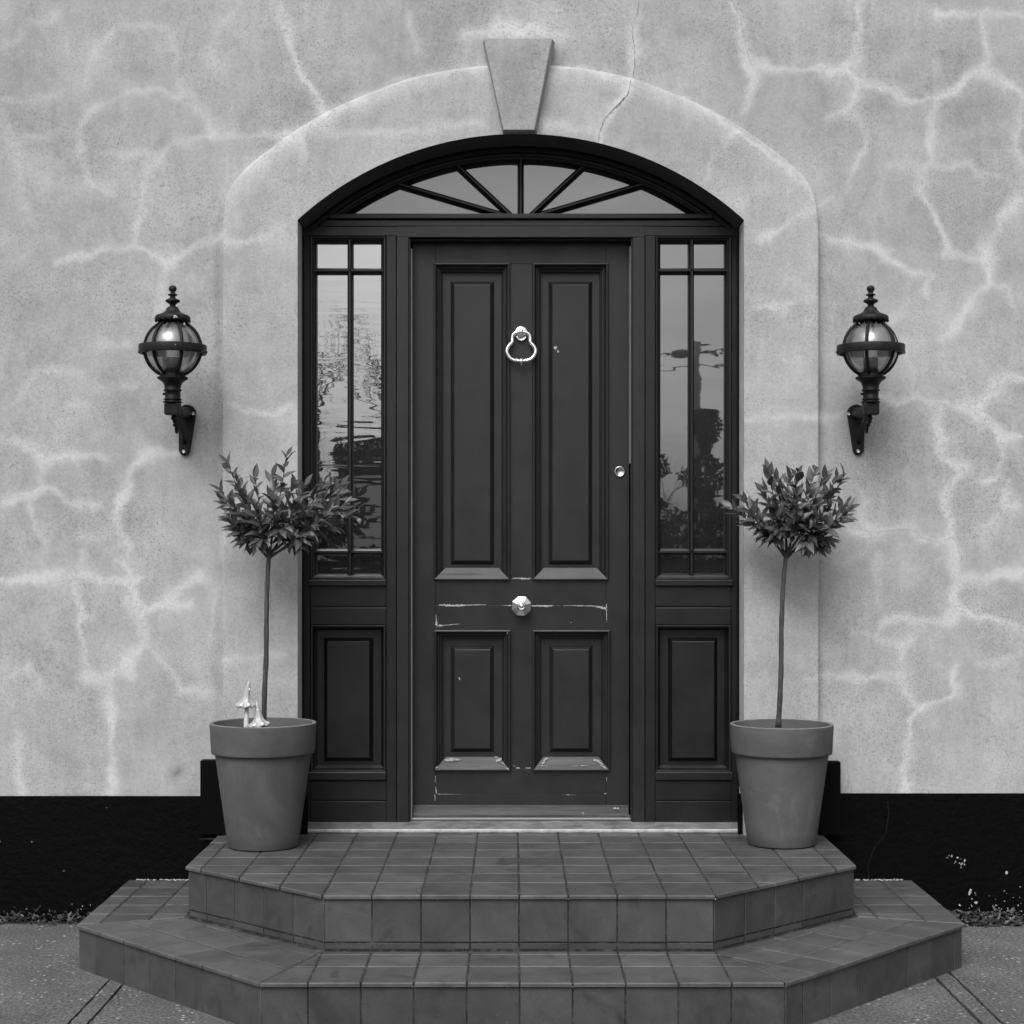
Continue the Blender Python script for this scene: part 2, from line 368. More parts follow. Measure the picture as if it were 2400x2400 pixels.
# ------------------------------------------------------------------ pale tide marks in the render plus painted arch-edge highlights, traced on the wall (zoom origin, scale, points, width px, strength)
V = []
def vz(ox, oy, k, w_, s_, pts): V.append(([(ox+x/k, oy+y/k) for x, y in pts], w_, s_))
A = (0, 0, 2.415); B = (0, 700, 2.76); C_ = (0, 1300, 2.76); E = (1600, 0, 2.415); Fz = (1700, 700, 2.76); Gz = (1700, 1300, 2.76); Dz = (700, 0, 2.415)
for z, w_, s_, p in [
 (A,17,.9,[(1560,0),(1620,200),(1700,380),(1780,530),(1830,620)]),
 (A,20,.4,[(1310,30),(1240,150),(1200,250),(1180,330)]),
 (A,16,.45,[(480,450),(500,330),(560,220),(650,140),(800,120),(930,130),(970,200),(1000,300),(985,380),(1000,470)]),
 (A,16,.5,[(440,850),(450,700),(480,620),(580,550),(740,500),(880,500),(1000,530),(1060,510),(1110,570),(1160,650),(1190,750)]),
 (A,16,.4,[(440,850),(460,960),(470,1010),(600,1070)]), (A,16,.45,[(550,860),(800,850)]),
 (A,17,.6,[(750,1380),(780,1200),(790,1050),(830,920),(920,850),(980,790),(1100,760),(1190,750),(1300,770),(1450,750),(1600,740)]),
 (A,18,.35,[(0,550),(200,550),(300,530)]), (A,16,.4,[(130,750),(420,740)]),
 (A,18,.35,[(40,700),(60,850),(100,1000),(120,1150),(140,1250)]),
 (A,15,.75,[(300,1480),(450,1440),(560,1390),(700,1385),(830,1410),(940,1490),(1000,1420),(1100,1370),(1230,1330)]),
 (A,16,.6,[(940,1490),(910,1600),(890,1720)]), (A,15,.6,[(1290,1385),(1400,1370),(1500,1340),(1600,1260)]),
 (A,18,.35,[(0,230),(80,200),(150,120),(260,110),(330,40)]), (A,10,.4,[(1715,780),(1740,890)]),
 (A,22,.3,[(1480,900),(1650,780),(1850,640),(2000,560)]), (A,12,.3,[(1272,1300),(1285,1150),(1340,1020),(1450,910),(1600,800),(1800,660)]),  # both follow the arch edge: its highlight painted as colour
 (B,17,.75,[(0,920),(100,920),(190,970),(260,1050),(330,1010),(450,1020),(560,1010),(650,1030)]),
 (B,14,.6,[(260,1050),(260,1150),(240,1220)]),
 (B,16,.85,[(0,1310),(100,1290),(190,1270),(250,1220),(320,1240),(420,1300),(500,1320),(620,1330)]),
 (B,14,.6,[(160,1300),(170,1400),(210,1480),(270,1560)]),
 (B,16,.9,[(1140,1000),(950,1000),(850,1060),(820,1150),(790,1260),(740,1400),(770,1520),(820,1600)]),
 (B,14,.4,[(740,1420),(650,1550),(560,1560),(490,1530)]),
 (B,20,1.0,[(0,1820),(200,1805),(400,1790),(600,1800),(800,1830),(870,1830)]),
 (B,14,.4,[(240,1780),(240,1650),(270,1570)]), (B,14,.4,[(500,1730),(520,1650)]),
 (B,13,.65,[(730,1690),(800,1750),(840,1830),(860,1932)]), (B,15,.65,[(1110,1920),(1150,1840),(1280,1800)]),
 (B,14,.4,[(380,690),(540,690)]), (B,16,.4,[(600,570),(850,550)]), (B,15,.55,[(1470,690),(1580,720),(1700,735),(1780,740),(1880,700)]),
 (B,14,.35,[(640,290),(800,300)]), (B,15,.35,[(60,660),(130,600),(200,480),(330,440),(500,460)]),
 (C_,14,.8,[(460,190),(490,320),(490,480),(540,600),(540,800)]), (C_,17,.85,[(540,800),(640,800),(740,770),(820,770)]),
 (C_,17,.9,[(700,800),(680,950),(720,1030),(710,1170),(700,1280),(700,1400),(710,1560)]),
 (C_,18,.9,[(820,770),(820,680),(880,610),(910,560),(910,370)]), (C_,15,.9,[(850,200),(870,300),(910,370),(990,340),(1080,330),(1220,320)]),
 (C_,14,.75,[(1080,330),(1110,260),(1160,190),(1290,150)]), (C_,14,.7,[(800,280),(850,340),(910,370)]),
 (C_,15,.7,[(940,590),(1000,660),(1080,760),(1130,830),(1150,880),(1360,880)]),
 (C_,14,.6,[(30,790),(100,760),(180,750),(240,800),(250,860)]), (C_,15,.7,[(90,1150),(90,1300),(110,1450),(120,1570)]),
 (C_,13,.5,[(1450,670),(1600,660),(1760,660),(1870,660)]), (C_,15,.5,[(1370,240),(1370,400),(1370,560)]), (C_,13,.5,[(560,410),(500,400)]),
 (Dz,15,.6,[(620,60),(650,170),(660,270)]), (Dz,26,.9,[(960,160),(1150,150),(1350,150),(1500,190)]),
 (Dz,14,.3,[(330,550),(480,470),(700,410),(900,375),(1060,360)]), (Dz,14,.45,[(1430,365),(1600,380),(1750,410),(1880,450)]),  # highlight painted along the top of the arch edge
 (Dz,16,.85,[(1900,60),(1890,130),(1890,200),(1900,300),(1895,440),(1860,530),(1800,600),(1720,690),(1700,760),(1690,800)]),
 (Dz,16,.5,[(160,760),(350,740),(500,760),(800,720),(1050,700)]), (Dz,16,.5,[(1380,700),(1550,710),(1700,740)]),
 (E,17,.9,[(280,0),(320,100),(350,230),(390,370),(400,430),(380,540),(360,600)]),
 (E,17,1.,[(390,370),(470,350),(600,370),(780,385),(940,375)]), (E,17,.7,[(940,375),(990,300),(1000,180),(1010,0)]),
 (E,17,.95,[(940,375),(1000,430),(1080,480),(1200,480),(1260,530),(1350,555),(1420,540),(1550,510),(1620,420),(1700,390),(1850,440),(1932,520)]),
 (E,15,.8,[(1000,440),(990,520),(930,610)]),
 (E,15,.65,[(840,650),(930,610),(1000,660),(1050,740),(1060,820),(1000,870),(960,960),(945,1080)]),
 (E,17,.7,[(1720,390),(1740,300),(1720,200),(1720,80)]), (E,16,.8,[(1450,50),(1700,60),(1932,65)]),
 (E,15,.75,[(1430,550),(1430,700),(1410,800),(1410,900),(1360,980),(1360,1060),(1430,1180),(1480,1300),(1510,1420)]),
 (E,14,.5,[(1180,920),(1400,930),(1640,910),(1720,980),(1830,1000)]), (E,16,.6,[(1932,560),(1932,700),(1900,830),(1932,900)]),
 (E,14,.7,[(780,1320),(900,1350),(1080,1400),(1180,1450),(1300,1510),(1440,1560),(1380,1640)]), (E,12,.4,[(1080,1400),(1230,1400)]),
 (E,18,.85,[(1932,1120),(1850,1200),(1780,1330),(1730,1430),(1750,1590),(1650,1680),(1560,1830),(1480,1920)]),
 (E,14,.6,[(1510,1420),(1620,1450),(1730,1440)]), (E,14,.5,[(1750,1590),(1860,1610),(1890,1720)]),
 (E,16,.75,[(420,1360),(530,1300),(620,1230),(740,1190)]), (E,14,.55,[(400,1740),(560,1720),(740,1690)]),
 (E,15,.4,[(0,540),(120,610),(250,690),(400,800),(550,920),(680,1010),(740,1100),(757,1190)]),  # right side of the arch edge, highlight put into the colour
 (E,13,.5,[(240,810),(320,740)]), (E,12,.35,[(150,1000),(170,850)]), (E,14,.4,[(790,1150),(850,1120)]), (E,14,.5,[(1280,1700),(1210,1800)]),
 (Fz,16,.65,[(1450,240),(1520,160),(1620,30)]), (Fz,17,.9,[(1000,640),(1130,660),(1250,620),(1420,680),(1650,720)]),
 (Fz,17,.9,[(1650,720),(1700,630),(1770,540),(1830,500),(1932,500)]), (Fz,17,.8,[(1650,720),(1720,800),(1820,880),(1932,900)]),
 (Fz,17,.85,[(1415,690),(1400,850),(1400,1000),(1470,1070),(1550,1100)]), (Fz,20,1.,[(1550,1100),(1500,1180),(1440,1280),(1460,1400),(1470,1540)]),
 (Fz,14,.7,[(1800,880),(1810,1000),(1780,1130),(1750,1170),(1680,1180)]), (Fz,15,.6,[(1840,1190),(1850,1280),(1800,1430),(1700,1500)]),
 (Fz,13,.55,[(870,1220),(920,1300),(900,1420),(960,1500)]),
 (Fz,17,.85,[(800,1480),(960,1510),(1130,1490),(1200,1490),(1280,1550),(1360,1570),(1470,1540)]),
 (Fz,17,.85,[(1470,1540),(1520,1650),(1520,1780),(1540,1800),(1932,1800)]), (Fz,13,.5,[(960,1510),(940,1610),(880,1680),(750,1690)]),
 (Fz,13,.45,[(1170,260),(1190,400),(1230,480),(1225,620)]), (Fz,15,.55,[(130,770),(350,770),(620,760),(760,740)]),
 (Fz,13,.4,[(970,1700),(1000,1850)]), (Fz,15,.6,[(1850,1330),(1932,1340)]),
 (Gz,18,.95,[(1500,0),(1520,130),(1490,280),(1490,400)]), (Gz,17,.75,[(1520,130),(1650,160),(1780,110),(1932,120)]),
 (Gz,17,.85,[(1490,400),(1540,370),(1650,410),(1830,440),(1932,480)]), (Gz,15,.75,[(1030,430),(1200,420),(1450,440),(1490,410)]),
 (Gz,13,.5,[(980,510),(1040,430)]), (Gz,14,.65,[(830,500),(920,510),(1030,550),(1140,590),(1220,560)]),
 (Gz,15,.8,[(1150,590),(1150,780),(1190,900),(1280,990),(1400,960),(1500,920),(1480,800),(1500,700)]),
 (Gz,16,.9,[(1280,990),(1210,1070),(1190,1200),(1180,1400),(1180,1560)]), (Gz,16,.7,[(530,800),(700,800),(900,790),(1150,780)]),
 (Gz,15,.6,[(1630,720),(1780,710),(1880,680)]), (Gz,12,.35,[(990,0),(1020,350)])]:
    vz(*z, w_, s_, p)
VW = [([(WX(x, D), HZ(y, D)) for x, y in pts], w_*D/FPX, s_) for pts, w_, s_ in V]
# a few more beyond the frame so that the pattern does not stop there
rv = random.Random(3)
for sx in (-1, 1):
    for k in range(26):
        x = sx*rv.uniform(2.05, 4.4); z = rv.uniform(.6, 4.2); a = rv.uniform(0, 6.28); pts = [(x, z)]
        for j in range(rv.randint(3, 7)):
            a += rv.uniform(-.8, .8); x += .12*math.cos(a); z += .12*math.sin(a); pts.append((x, z))
        if min(abs(p[0]) for p in pts) > 1.95: VW.append((pts, .026, rv.uniform(.5, .9)))
def veins(X, Z):
    Xw = X+.006*np.sin(23*Z+3*np.sin(9*X))+.004*np.sin(61*Z+17*X)+.0025*np.sin(140*Z-70*X)
    Zw = Z+.006*np.sin(21*X+2.5*np.sin(11*Z))+.004*np.sin(57*X-19*Z)+.0025*np.sin(133*X+80*Z)
    acc = np.zeros_like(X)
    for pts, wd, st in VW:
        xs = [p[0] for p in pts]; zs = [p[1] for p in pts]; r = wd*4.5
        idx = np.nonzero((Xw > min(xs)-r) & (Xw < max(xs)+r) & (Zw > min(zs)-r) & (Zw < max(zs)+r))[0]
        if not len(idx): continue
        x = Xw[idx]; z = Zw[idx]; dmin = np.full(len(idx), 9.0)
        for (ax, az), (bx, bz) in zip(pts[:-1], pts[1:]):
            dx, dz = bx-ax, bz-az; l2 = dx*dx+dz*dz+1e-12
            t = np.clip(((x-ax)*dx+(z-az)*dz)/l2, 0, 1); dmin = np.minimum(dmin, np.hypot(x-ax-t*dx, z-az-t*dz))
        wv = wd*(1+.25*np.sin(31*x+29*z))
        wv = wv*(.66+.16*np.sin(13*x-11*z)+.12*np.sin(47*x+5*z)); val = st*(1.0+.25*np.sin(19*x+23*z))*(.86*np.exp(-(dmin/wv)**2)+.14*np.exp(-(dmin/(2.2*wv))**2))
        acc[idx] = 1-(1-acc[idx])*(1-np.clip(val, 0, 1))
    return acc
DP = [((560, 1010), 45, .7), ((480, 930), 50, .6)]
PATCH = [(WX(a, D), HZ(b, D), r*D/FPX, s) for a, b, r, s in
 [(1050,80,45,1.),(1180,110,60,.2),(1440,200,45,1.),(1290,245,50,.9),(1530,300,60,.8),(1760,60,90,.7),(1800,190,70,1.),(1930,260,60,.8),
  (2060,110,50,.9),(2080,270,60,.8),(2250,230,60,.6),(2000,420,70,.5),(2120,430,60,.7),(50,260,90,.7),(130,330,70,.6),(60,60,60,.8),(300,120,70,.4),(200,560,60,.6),(620,1230,60,.3),
  (600,530,40,.5),(690,220,40,.4),(760,200,60,.6),(1560,380,40,.4),(2050,970,70,.8),(2020,1120,40,.2),(240,1440,60,.8),(160,1520,70,.5),(90,1400,60,.6),
  (2050,1560,60,.6),(1900,1300,70,.5),(2200,1650,50,.5),(2350,820,60,.5),(2280,1050,50,.4),(2300,1300,60,.5),(110,1160,60,.4),(300,960,60,.6),(220,1100,50,.4),
  (415,1819,10,2.4),(405,1815,18,1.6),(290,1820,24,.8),(160,1800,30,.8),(60,1830,30,.7),(600,990,50,.6),(1960,1480,40,.5),(1120,330,18,.5),(1060,290,30,.4),(30,700,60,.6)]]
def patches(X, Z):
    a = np.zeros_like(X)
    for x, z, r, s in PATCH: a += s*np.exp(-((X-x+.01*np.sin(40*Z))**2+(Z-z+.01*np.sin(37*X))**2)/(r*r))
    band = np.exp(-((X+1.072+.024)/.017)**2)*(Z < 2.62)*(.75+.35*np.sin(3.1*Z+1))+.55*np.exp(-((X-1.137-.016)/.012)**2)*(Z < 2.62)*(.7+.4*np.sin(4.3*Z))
    return a+1.5*np.clip(band, 0, 1)      # edge shade beside the surround, put into the wall colour

# ------------------------------------------------------------------ geometry of the opening and surround
HALF = .8265; ZS = HZ(515, D); ZA = HZ(313.5, D)
RISE = ZA-ZS; RA = (HALF**2+RISE**2)/(2*RISE); ZC = ZA-RA
Y_FR = .195          # face of the timber frame
Y_WALL = .040        # face of the main wall, surround stands 25 mm proud
Z_T2 = .316; Z_T1 = .145
def inner_pts():
    pts = [(HALF, z) for z in np.linspace(.30, ZS, 260)]
    a0 = math.asin(HALF/RA)
    pts += [(RA*math.sin(a), ZC+RA*math.cos(a)) for a in np.linspace(a0, 0, 160)[1:]]
    return pts
OUT_PX = [(696, 1990), (696, 800), (696, 600), (696, 545), (694.5, 500), (690, 465), (682, 443), (668, 420), (645, 395), (620, 373), (593, 352), (548, 318), (503, 288), (451, 258), (387, 229),
          (335, 209), (285, 189), (240, 177), (190, 166), (130, 157), (79, 152), (0, 148)]
def resample(pts, n):
    p = np.array(pts); d = np.r_[0, np.cumsum(np.hypot(*np.diff(p, axis=0).T))]
    t = np.linspace(0, d[-1], n); return np.c_[np.interp(t, d, p[:, 0]), np.interp(t, d, p[:, 1])]
def smooth(p, k=9, keep=1):
    q = p.copy()
    for _ in range(k): q[1:-1] = (q[:-2]+2*q[1:-1]+q[2:])/4
    return q
inn = np.array(inner_pts())
z_sw = 2.42
outc = [(a*D/FPX, HZ(b, D)) for a, b in OUT_PX]; outc[0] = (outc[0][0], .30)
oj = [p for p in outc if p[1] < z_sw]+[(outc[1][0], z_sw)]
oc = [(outc[1][0], z_sw)]+[p for p in outc if p[1] > z_sw]
NJ, NC = 300, 200
o1 = resample(oj, NJ); o2 = smooth(resample(oc, NC), 30)
ij = inn[inn[:, 1] < z_sw]; ic = inn[inn[:, 1] >= z_sw]
i1 = np.c_[np.full(NJ, HALF), np.linspace(.30, z_sw, NJ)]; i2 = resample(np.vstack([[HALF, z_sw], ic]), NC)
OUTC = np.vstack([o1, o2[1:]]); INNC = np.vstack([i1, i2[1:]])
OUTC = np.vstack([OUTC*[-1, 1], OUTC[::-1][1:]]); INNC = np.vstack([INNC*[-1, 1], INNC[::-1][1:]])   # left foot .. apex .. right foot
OUTC[:, 0] += CX; INNC[:, 0] += CX

def np_mesh(name, verts, faces, mats, attrs, parent=None, smooth_=False, mi=None):
    me = bpy.data.meshes.new(name); me.from_pydata(verts.tolist(), [], faces.tolist() if hasattr(faces, 'tolist') else faces)
    for m in mats: me.materials.append(m)
    for k, a in attrs.items():
        at = me.attributes.new(k, 'FLOAT', 'POINT'); at.data.foreach_set('value', np.asarray(a, dtype=np.float32))
    if mi is not None: me.polygons.foreach_set('material_index', mi)
    if smooth_: me.polygons.foreach_set('use_smooth', [True]*len(me.polygons))
    me.update(); return link(name, me, parent)

wall = empty('house_wall', (0, .2, 0)); tag(wall, 'pale veined render house wall with black plinth and arched doorway surround', 'wall')
# main wall sheet: dense grid with slow undulation, hole behind the surround
gx = np.r_[np.linspace(-6, -2.3, 40)[:-1], np.arange(-2.3, 2.301, .008), np.linspace(2.3, 6, 40)[1:]]
ZPL, ZPR = .452, .462
gz = np.r_[np.arange(0, 3.5, .008), np.linspace(3.5, 5.2, 30)]
XX, ZZ = np.meshgrid(gx, gz); zb = np.where(gx < 0, ZPL, ZPR)
zz0 = (zb+.0004*np.sin(gx*17)+.0007*np.sin(gx*313)+.0006*np.sin(gx*177))[None, :]
ZZ = zz0+ZZ*(5.2-zz0)/5.2
nzr, nxc = XX.shape; Xf = XX.ravel(); Zf = ZZ.ravel()
Yf = Y_WALL+.0022*np.sin(3.1*Xf+1.3*np.sin(2.2*Zf))+.0018*np.sin(4.3*Zf+2*Xf)+.0006*np.sin(17*Xf+13*Zf)
ii = (np.arange(nzr-1)[:, None]*nxc+np.arange(nxc-1)[None, :]).ravel()
fc = np.c_[ii, ii+1, ii+nxc+1, ii+nxc]
cxm = (Xf[fc[:, 0]]+Xf[fc[:, 2]])/2; czm = (Zf[fc[:, 0]]+Zf[fc[:, 2]])/2
# inside test against the middle line between inner and outer outline
mid = (OUTC*.5+INNC*.5); zz_mid = mid[:, 1]; hw = np.abs(mid[:, 0]-CX)
n2 = len(mid)//2; zl = mid[:n2+1, 1]; hl = hw[:n2+1]
hole = (czm < zl[-1]) & (np.abs(cxm-CX) < np.interp(czm, zl, hl))
fc = fc[~hole]
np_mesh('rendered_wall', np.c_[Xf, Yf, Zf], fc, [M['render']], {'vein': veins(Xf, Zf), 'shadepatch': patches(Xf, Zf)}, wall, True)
# surround: front face, rounded outer arris, jamb reveals
NS = 34; tt = np.linspace(0, 1, NS)
rows = []
EDG = .005
front = INNC[:, None, :]*(1-tt[None, :, None])+OUTC[:, None, :]*tt[None, :, None]
Xs = front[..., 0]; Zs = front[..., 1]
Ys = 0*Xs
dn = OUTC-INNC; ln = np.hypot(dn[:, 0], dn[:, 1])[:, None]
# extra columns: outer arris then back to the wall; inner arris
o_1 = OUTC+dn/ln*EDG; cols = [front[:, k] for k in range(NS)]+[OUTC+dn/ln*EDG*.6, o_1, o_1+dn/ln*.004]
ys = [0.0]*NS+[EDG*.35, EDG, Y_WALL+.008]
topf = np.clip((OUTC[:, 1]-2.5)/.5, 0, 1)      # the relief gets shallower round the arch
vv = []; 
for k, c in enumerate(cols):
    y = ys[k]+0*c[:, 0]
    y = y+.0012*np.sin(5*c[:, 1]+3*c[:, 0])
    if k < NS: y = y+.021*topf*np.clip((k/NS-.70)/.30, 0, 1)**2
    elif k < NS+2: y = y+.021*topf
    vv.append(np.c_[c[:, 0], y, c[:, 1]])
vv = np.stack(vv, 1); nt_, nc_ = vv.shape[:2]
ii = (np.arange(nt_-1)[:, None]*nc_+np.arange(nc_-1)[None, :]).ravel(); fs = np.c_[ii, ii+1, ii+nc_+1, ii+nc_]
vf = vv.reshape(-1, 3)
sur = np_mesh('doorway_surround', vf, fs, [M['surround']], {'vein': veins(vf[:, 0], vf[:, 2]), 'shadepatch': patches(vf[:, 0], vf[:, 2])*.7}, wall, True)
# reveals: painted render on the jambs (front 120 mm), dark paint behind and all over the arched soffit
sp = INNC; yy = np.array([-.0, .003, .04, .08, .128])
jl = sp[:, 1] < ZS-.0005
def reveal(name, mask, ysv, mat, off=0.0, par=wall):
    for side in (0, 1):
        idx = [i for i in range(len(sp)) if mask[i] and ((i < len(sp)/2) == (side == 0))]
        if not idx: continue
        p = sp[idx].copy(); p[:, 0] += off*(1 if side == 0 else -1)
        v = np.stack([np.c_[p[:, 0], np.full(len(p), y), p[:, 1]] for y in ysv], 1); a, b = v.shape[:2]
        ii = (np.arange(a-1)[:, None]*b+np.arange(b-1)[None, :]).ravel()
        f = np.c_[ii, ii+b, ii+b+1, ii+1]
        v = v.reshape(-1, 3); np_mesh(name, v, f, [mat], {'vein': .35+0*v[:, 0], 'shadepatch': 0*v[:, 0]}, par)
reveal('reveal', jl, yy, M['surround'])
frame = empty('door_frame', (CX, Y_FR, Z_T2)); tag(frame, 'dark painted timber doorframe with fanlight, two sidelights and stone sill', 'door frame')
reveal('jamb_lining', jl, np.array([.128, .1281, .30]), M['frameblack'], .0012, frame)
am = sp[:, 1] >= ZS-.002
p = sp[am]; v = np.stack([np.c_[p[:, 0], np.full(len(p), y), p[:, 1]] for y in (0.0, .05, .12, .30)], 1); a, b = v.shape[:2]
ii = (np.arange(a-1)[:, None]*b+np.arange(b-1)[None, :]).ravel(); f = np.c_[ii, ii+b, ii+b+1, ii+1]
np_mesh('arch_soffit', v.reshape(-1, 3), f, [M['soffit']], {}, wall)
# keystone
mb = MB(); kx0, kx1, kb0, kb1 = WX(1134, D-.045), WX(1294, D-.045), WX(1180, D-.045), WX(1252.5, D-.045)
kz1 = HZ(90, D-.045); kz0 = ZA+.0008
b_ = .011
vs = [(kb0, -.045, kz0+.002), (kb1, -.045, kz0+.002), (kx1, -.045, kz1), (kx0, -.045, kz1),
      (kb0-b_*.5, .03, kz0+.0005), (kb1+b_*1.3, .03, kz0+.0005), (kx1+b_*1.2, .03, kz1+.008), (kx0-b_*.5, .03, kz1+.008)]
bm = bmesh.new(); bv = [bm.verts.new(v) for v in vs]
for q in ((0, 1, 2, 3), (1, 5, 6, 2), (4, 0, 3, 7), (3, 2, 6, 7), (0, 4, 5, 1), (5, 4, 7, 6)): bm.faces.new([bv[i] for i in q])
bmesh.ops.bevel(bm, geom=list(bm.edges), offset=.002, segments=2, affect='EDGES'); bmesh.ops.recalc_face_normals(bm, faces=bm.faces)
mb.bm(bm); mb.build('keystone', M['keystone'], wall)
# plinth
mb = MB(); xs = np.r_[np.linspace(-6, -2.2, 10)[:-1], np.arange(-2.2, 2.21, .02), np.linspace(2.2, 6, 10)[1:]]; zs = np.linspace(-.15, .47, 30)
vs = []; 
for z in zs:
    for x in xs:
        zt = (ZPL if x < 0 else ZPR)+.006
        vs.append((x, .032+.0015*math.sin(9*x+7*z)+rnd.uniform(-.0007, .0007), -.15+(z+.15)/.62*(zt+.15)))
n = len(xs); fs = [(i*n+k, i*n+k+1, (i+1)*n+k+1, (i+1)*n+k) for i in range(len(zs)-1) for k in range(n-1) if not (abs(xs[k]-CX) < .80 and vs[i*n+k][2] > .25)]
mb.add(vs, fs, 0, True); pl = mb.build('plinth', M['plinth'], wall)
for nm, x0, x1, zt in (('plinth_block', WX(469, D-.01), CX-HALF-.001, HZ(1783, D-.01)), ('plinth_block', CX+HALF+.012, WX(1970.5, D-.01), HZ(1786, D-.01))):
    mb = MB(); mb.box(x0, x1, -.010, .05, Z_T2+.004, zt, .002); mb.build(nm, M['plinth_smooth'], wall)
mb = MB()
mb.box(-6, 6, .42, .5, -.1, 5.2, 0); mb.box(-6, 6, .03, .42, 5.19, 5.21, 0); mb.build('light_blocker', M['plinth_smooth'], wall)  # unseen backing added to keep sky light out of the door gaps
# chips of white showing through the plinth paint (right)
mb = MB()
def blob(mb, cx, cz, rx, rz, y, n=9, mi=0, rot=0, r=rnd, jag=.3):
    vs = []
    for k in range(n):
        a = 2*math.pi*k/n; q = 1+r.uniform(-jag, jag); u, v = rx*q*math.cos(a), rz*q*math.sin(a)
        vs.append((cx+u*math.cos(rot)-v*math.sin(rot), y, cz+u*math.sin(rot)+v*math.cos(rot)))
    mb.add(vs, [tuple(range(n))], mi)
for (x, y, a, b, rt) in [(620,50,12,22,0),(575,40,10,8,0),(540,78,10,10,0),(725,75,24,14,.2),(780,100,8,6,0),(690,150,10,18,-.4),(762,178,13,12,0),(855,130,16,34,-.3),(800,190,18,36,-.5),(850,200,12,22,.3),(790,255,12,16,0),(670,178,6,8,0),
        (955,690,24,62,-.25),(1040,715,8,16,.4),(1055,750,5,16,.2),(988,822,12,12,0),(1060,890,32,28,0),(765,935,24,16,-.5),(1615,350,22,32,0),(1575,678,12,10,0),(1863,605,10,10,0),(1298,770,7,9,0),(1415,830,8,8,0),(1577,865,13,11,0),
        (1420,935,10,12,0),(1640,1010,10,30,.2),(1735,800,6,9,0),(1855,797,7,8,0),(1705,1110,18,12,0),(1750,1150,16,24,0),(1805,1150,14,10,0),(1120,1025,8,10,0),(990,960,14,8,-.5),(1620,730,7,5,0),(1495,1040,8,16,0)]:
    px, py = 2150+x/7.728, 2000+y/7.728
    blob(mb, WX(px, D+.03), HZ(py, D+.03), a/7.728*D/FPX, b/7.728*D/FPX, .0285, rot=rt)
for (px, py, r_) in [(75,1973,1.6),(150,2041,1.3),(250,1893,1.0),(0,1972,1.3)]:
    blob(mb, WX(px, D+.03), HZ(py, D+.03), r_*D/FPX, r_*D/FPX, .0285)
for k in range(34):   # crumbs of light render along the foot on both sides
    px = rnd.choice([rnd.uniform(2330, 2400), rnd.uniform(2250, 2400), rnd.uniform(0, 240)]); blob(mb, WX(px, D+.03), rnd.uniform(.005, .06), rnd.uniform(.001, .003), rnd.uniform(.001, .003), .0285)
mb.build('paint_chips', M['chip'], wall)['kind'] = 'stuff'
# hairline cracks
g = G('crack_dark'); M['crack'] = g.out(.13, .95)
mb = MB()
def crack(z, pts, w0, y, smod=1.):
    ox, oy, k = z; q = [(WX(ox+x/k, D+y), HZ(oy+yy_/k, D+y)) for x, yy_ in pts]; q = resample(q, max(8, int(sum(math.dist(a, b) for a, b in zip(q[:-1], q[1:]))/.008)))
    cr = random.Random(int(q[0][0]*1e4)); L_ = []; jx = jz = 0
    for i, (x, z_) in enumerate(q):
        jx = jx*.75+cr.uniform(-.0022, .0022); jz = jz*.75+cr.uniform(-.0022, .0022)
        L_.append((x+jx, z_+jz, w0*cr.uniform(.35, 1.3)))
    vs = []; fs = []
    for i, (x, z_, w_) in enumerate(L_):
        x2, z2, _ = L_[min(i+1, len(L_)-1)]; x1, z1, _ = L_[max(i-1, 0)]; dx, dz = x2-x1, z2-z1; l = math.hypot(dx, dz)+1e-9; nx, nz_ = -dz/l*w_/2, dx/l*w_/2
        vs += [(x-nx, y-.0009, z_-nz_), (x+nx, y-.0009, z_+nz_)]
    for i in range(len(L_)-1): fs.append((2*i, 2*i+1, 2*i+3, 2*i+2))
    mb.add(vs, fs)
yw = Y_WALL-.0045
crack(Dz, [(1925,0),(1920,70),(1890,130),(1890,200),(1900,300),(1895,440)], .0017, yw)
crack(Dz, [(1880,450),(1860,530),(1830,570),(1800,600),(1720,690),(1700,760),(1690,806)], .0020, -.0024)
crack(Dz, [(1845,550),(1800,602),(1795,610)], .0040, -.0026)
crack(E, [(280,0),(320,100),(350,230),(390,370)], .0009, yw)
crack(E, [(390,370),(470,350),(600,370),(780,385),(940,375),(1000,430),(1080,480),(1200,480),(1260,530),(1350,555),(1550,510)], .0005, yw)
crack(Fz, [(1040,640),(1130,660),(1250,620),(1420,680),(1650,720)], .0005, yw); crack(Fz, [(1230,620),(1235,480),(1200,400)], .0005, yw)
crack(Fz, [(800,1480),(960,1510),(1130,1490),(1200,1490),(1280,1550),(1360,1570),(1470,1540),(1520,1650),(1530,1780)], .0008, yw)
crack(Fz, [(940,1530),(940,1610),(880,1680),(750,1690)], .0006, yw); crack(E, [(1060,740),(1080,790),(1180,800)], .0007, yw)
crack(C_, [(915,310),(915,350),(910,385)], .0008, yw); crack(C_, [(300,190),(400,175),(560,155)], .0006, yw)
mb.build('cracks', M['crack'], wall)
mb = MB()      # a crack through the black plinth
def crk(pts):
    for (a, b), (c, d_) in zip(pts[:-1], pts[1:]):
        x0, z0, x1, z1 = WX(1600+a/2.415, D+.03), HZ(1800+b/2.415, D+.03), WX(1600+c/2.415, D+.03), HZ(1800+d_/2.415, D+.03)
        mb.add([(x0-.0006, .0285, z0), (x0+.0006, .0285, z0), (x1+.0006, .0285, z1), (x1-.0006, .0285, z1)], [(0, 1, 2, 3)])
crk([(1160,180),(1165,260),(1150,370),(1080,460),(1045,560),(1055,625)]); g = G('plinth_crack_grey'); M['pcrack'] = g.out(.02, .9)
mb.build('plinth_crack', M['pcrack'], wall)

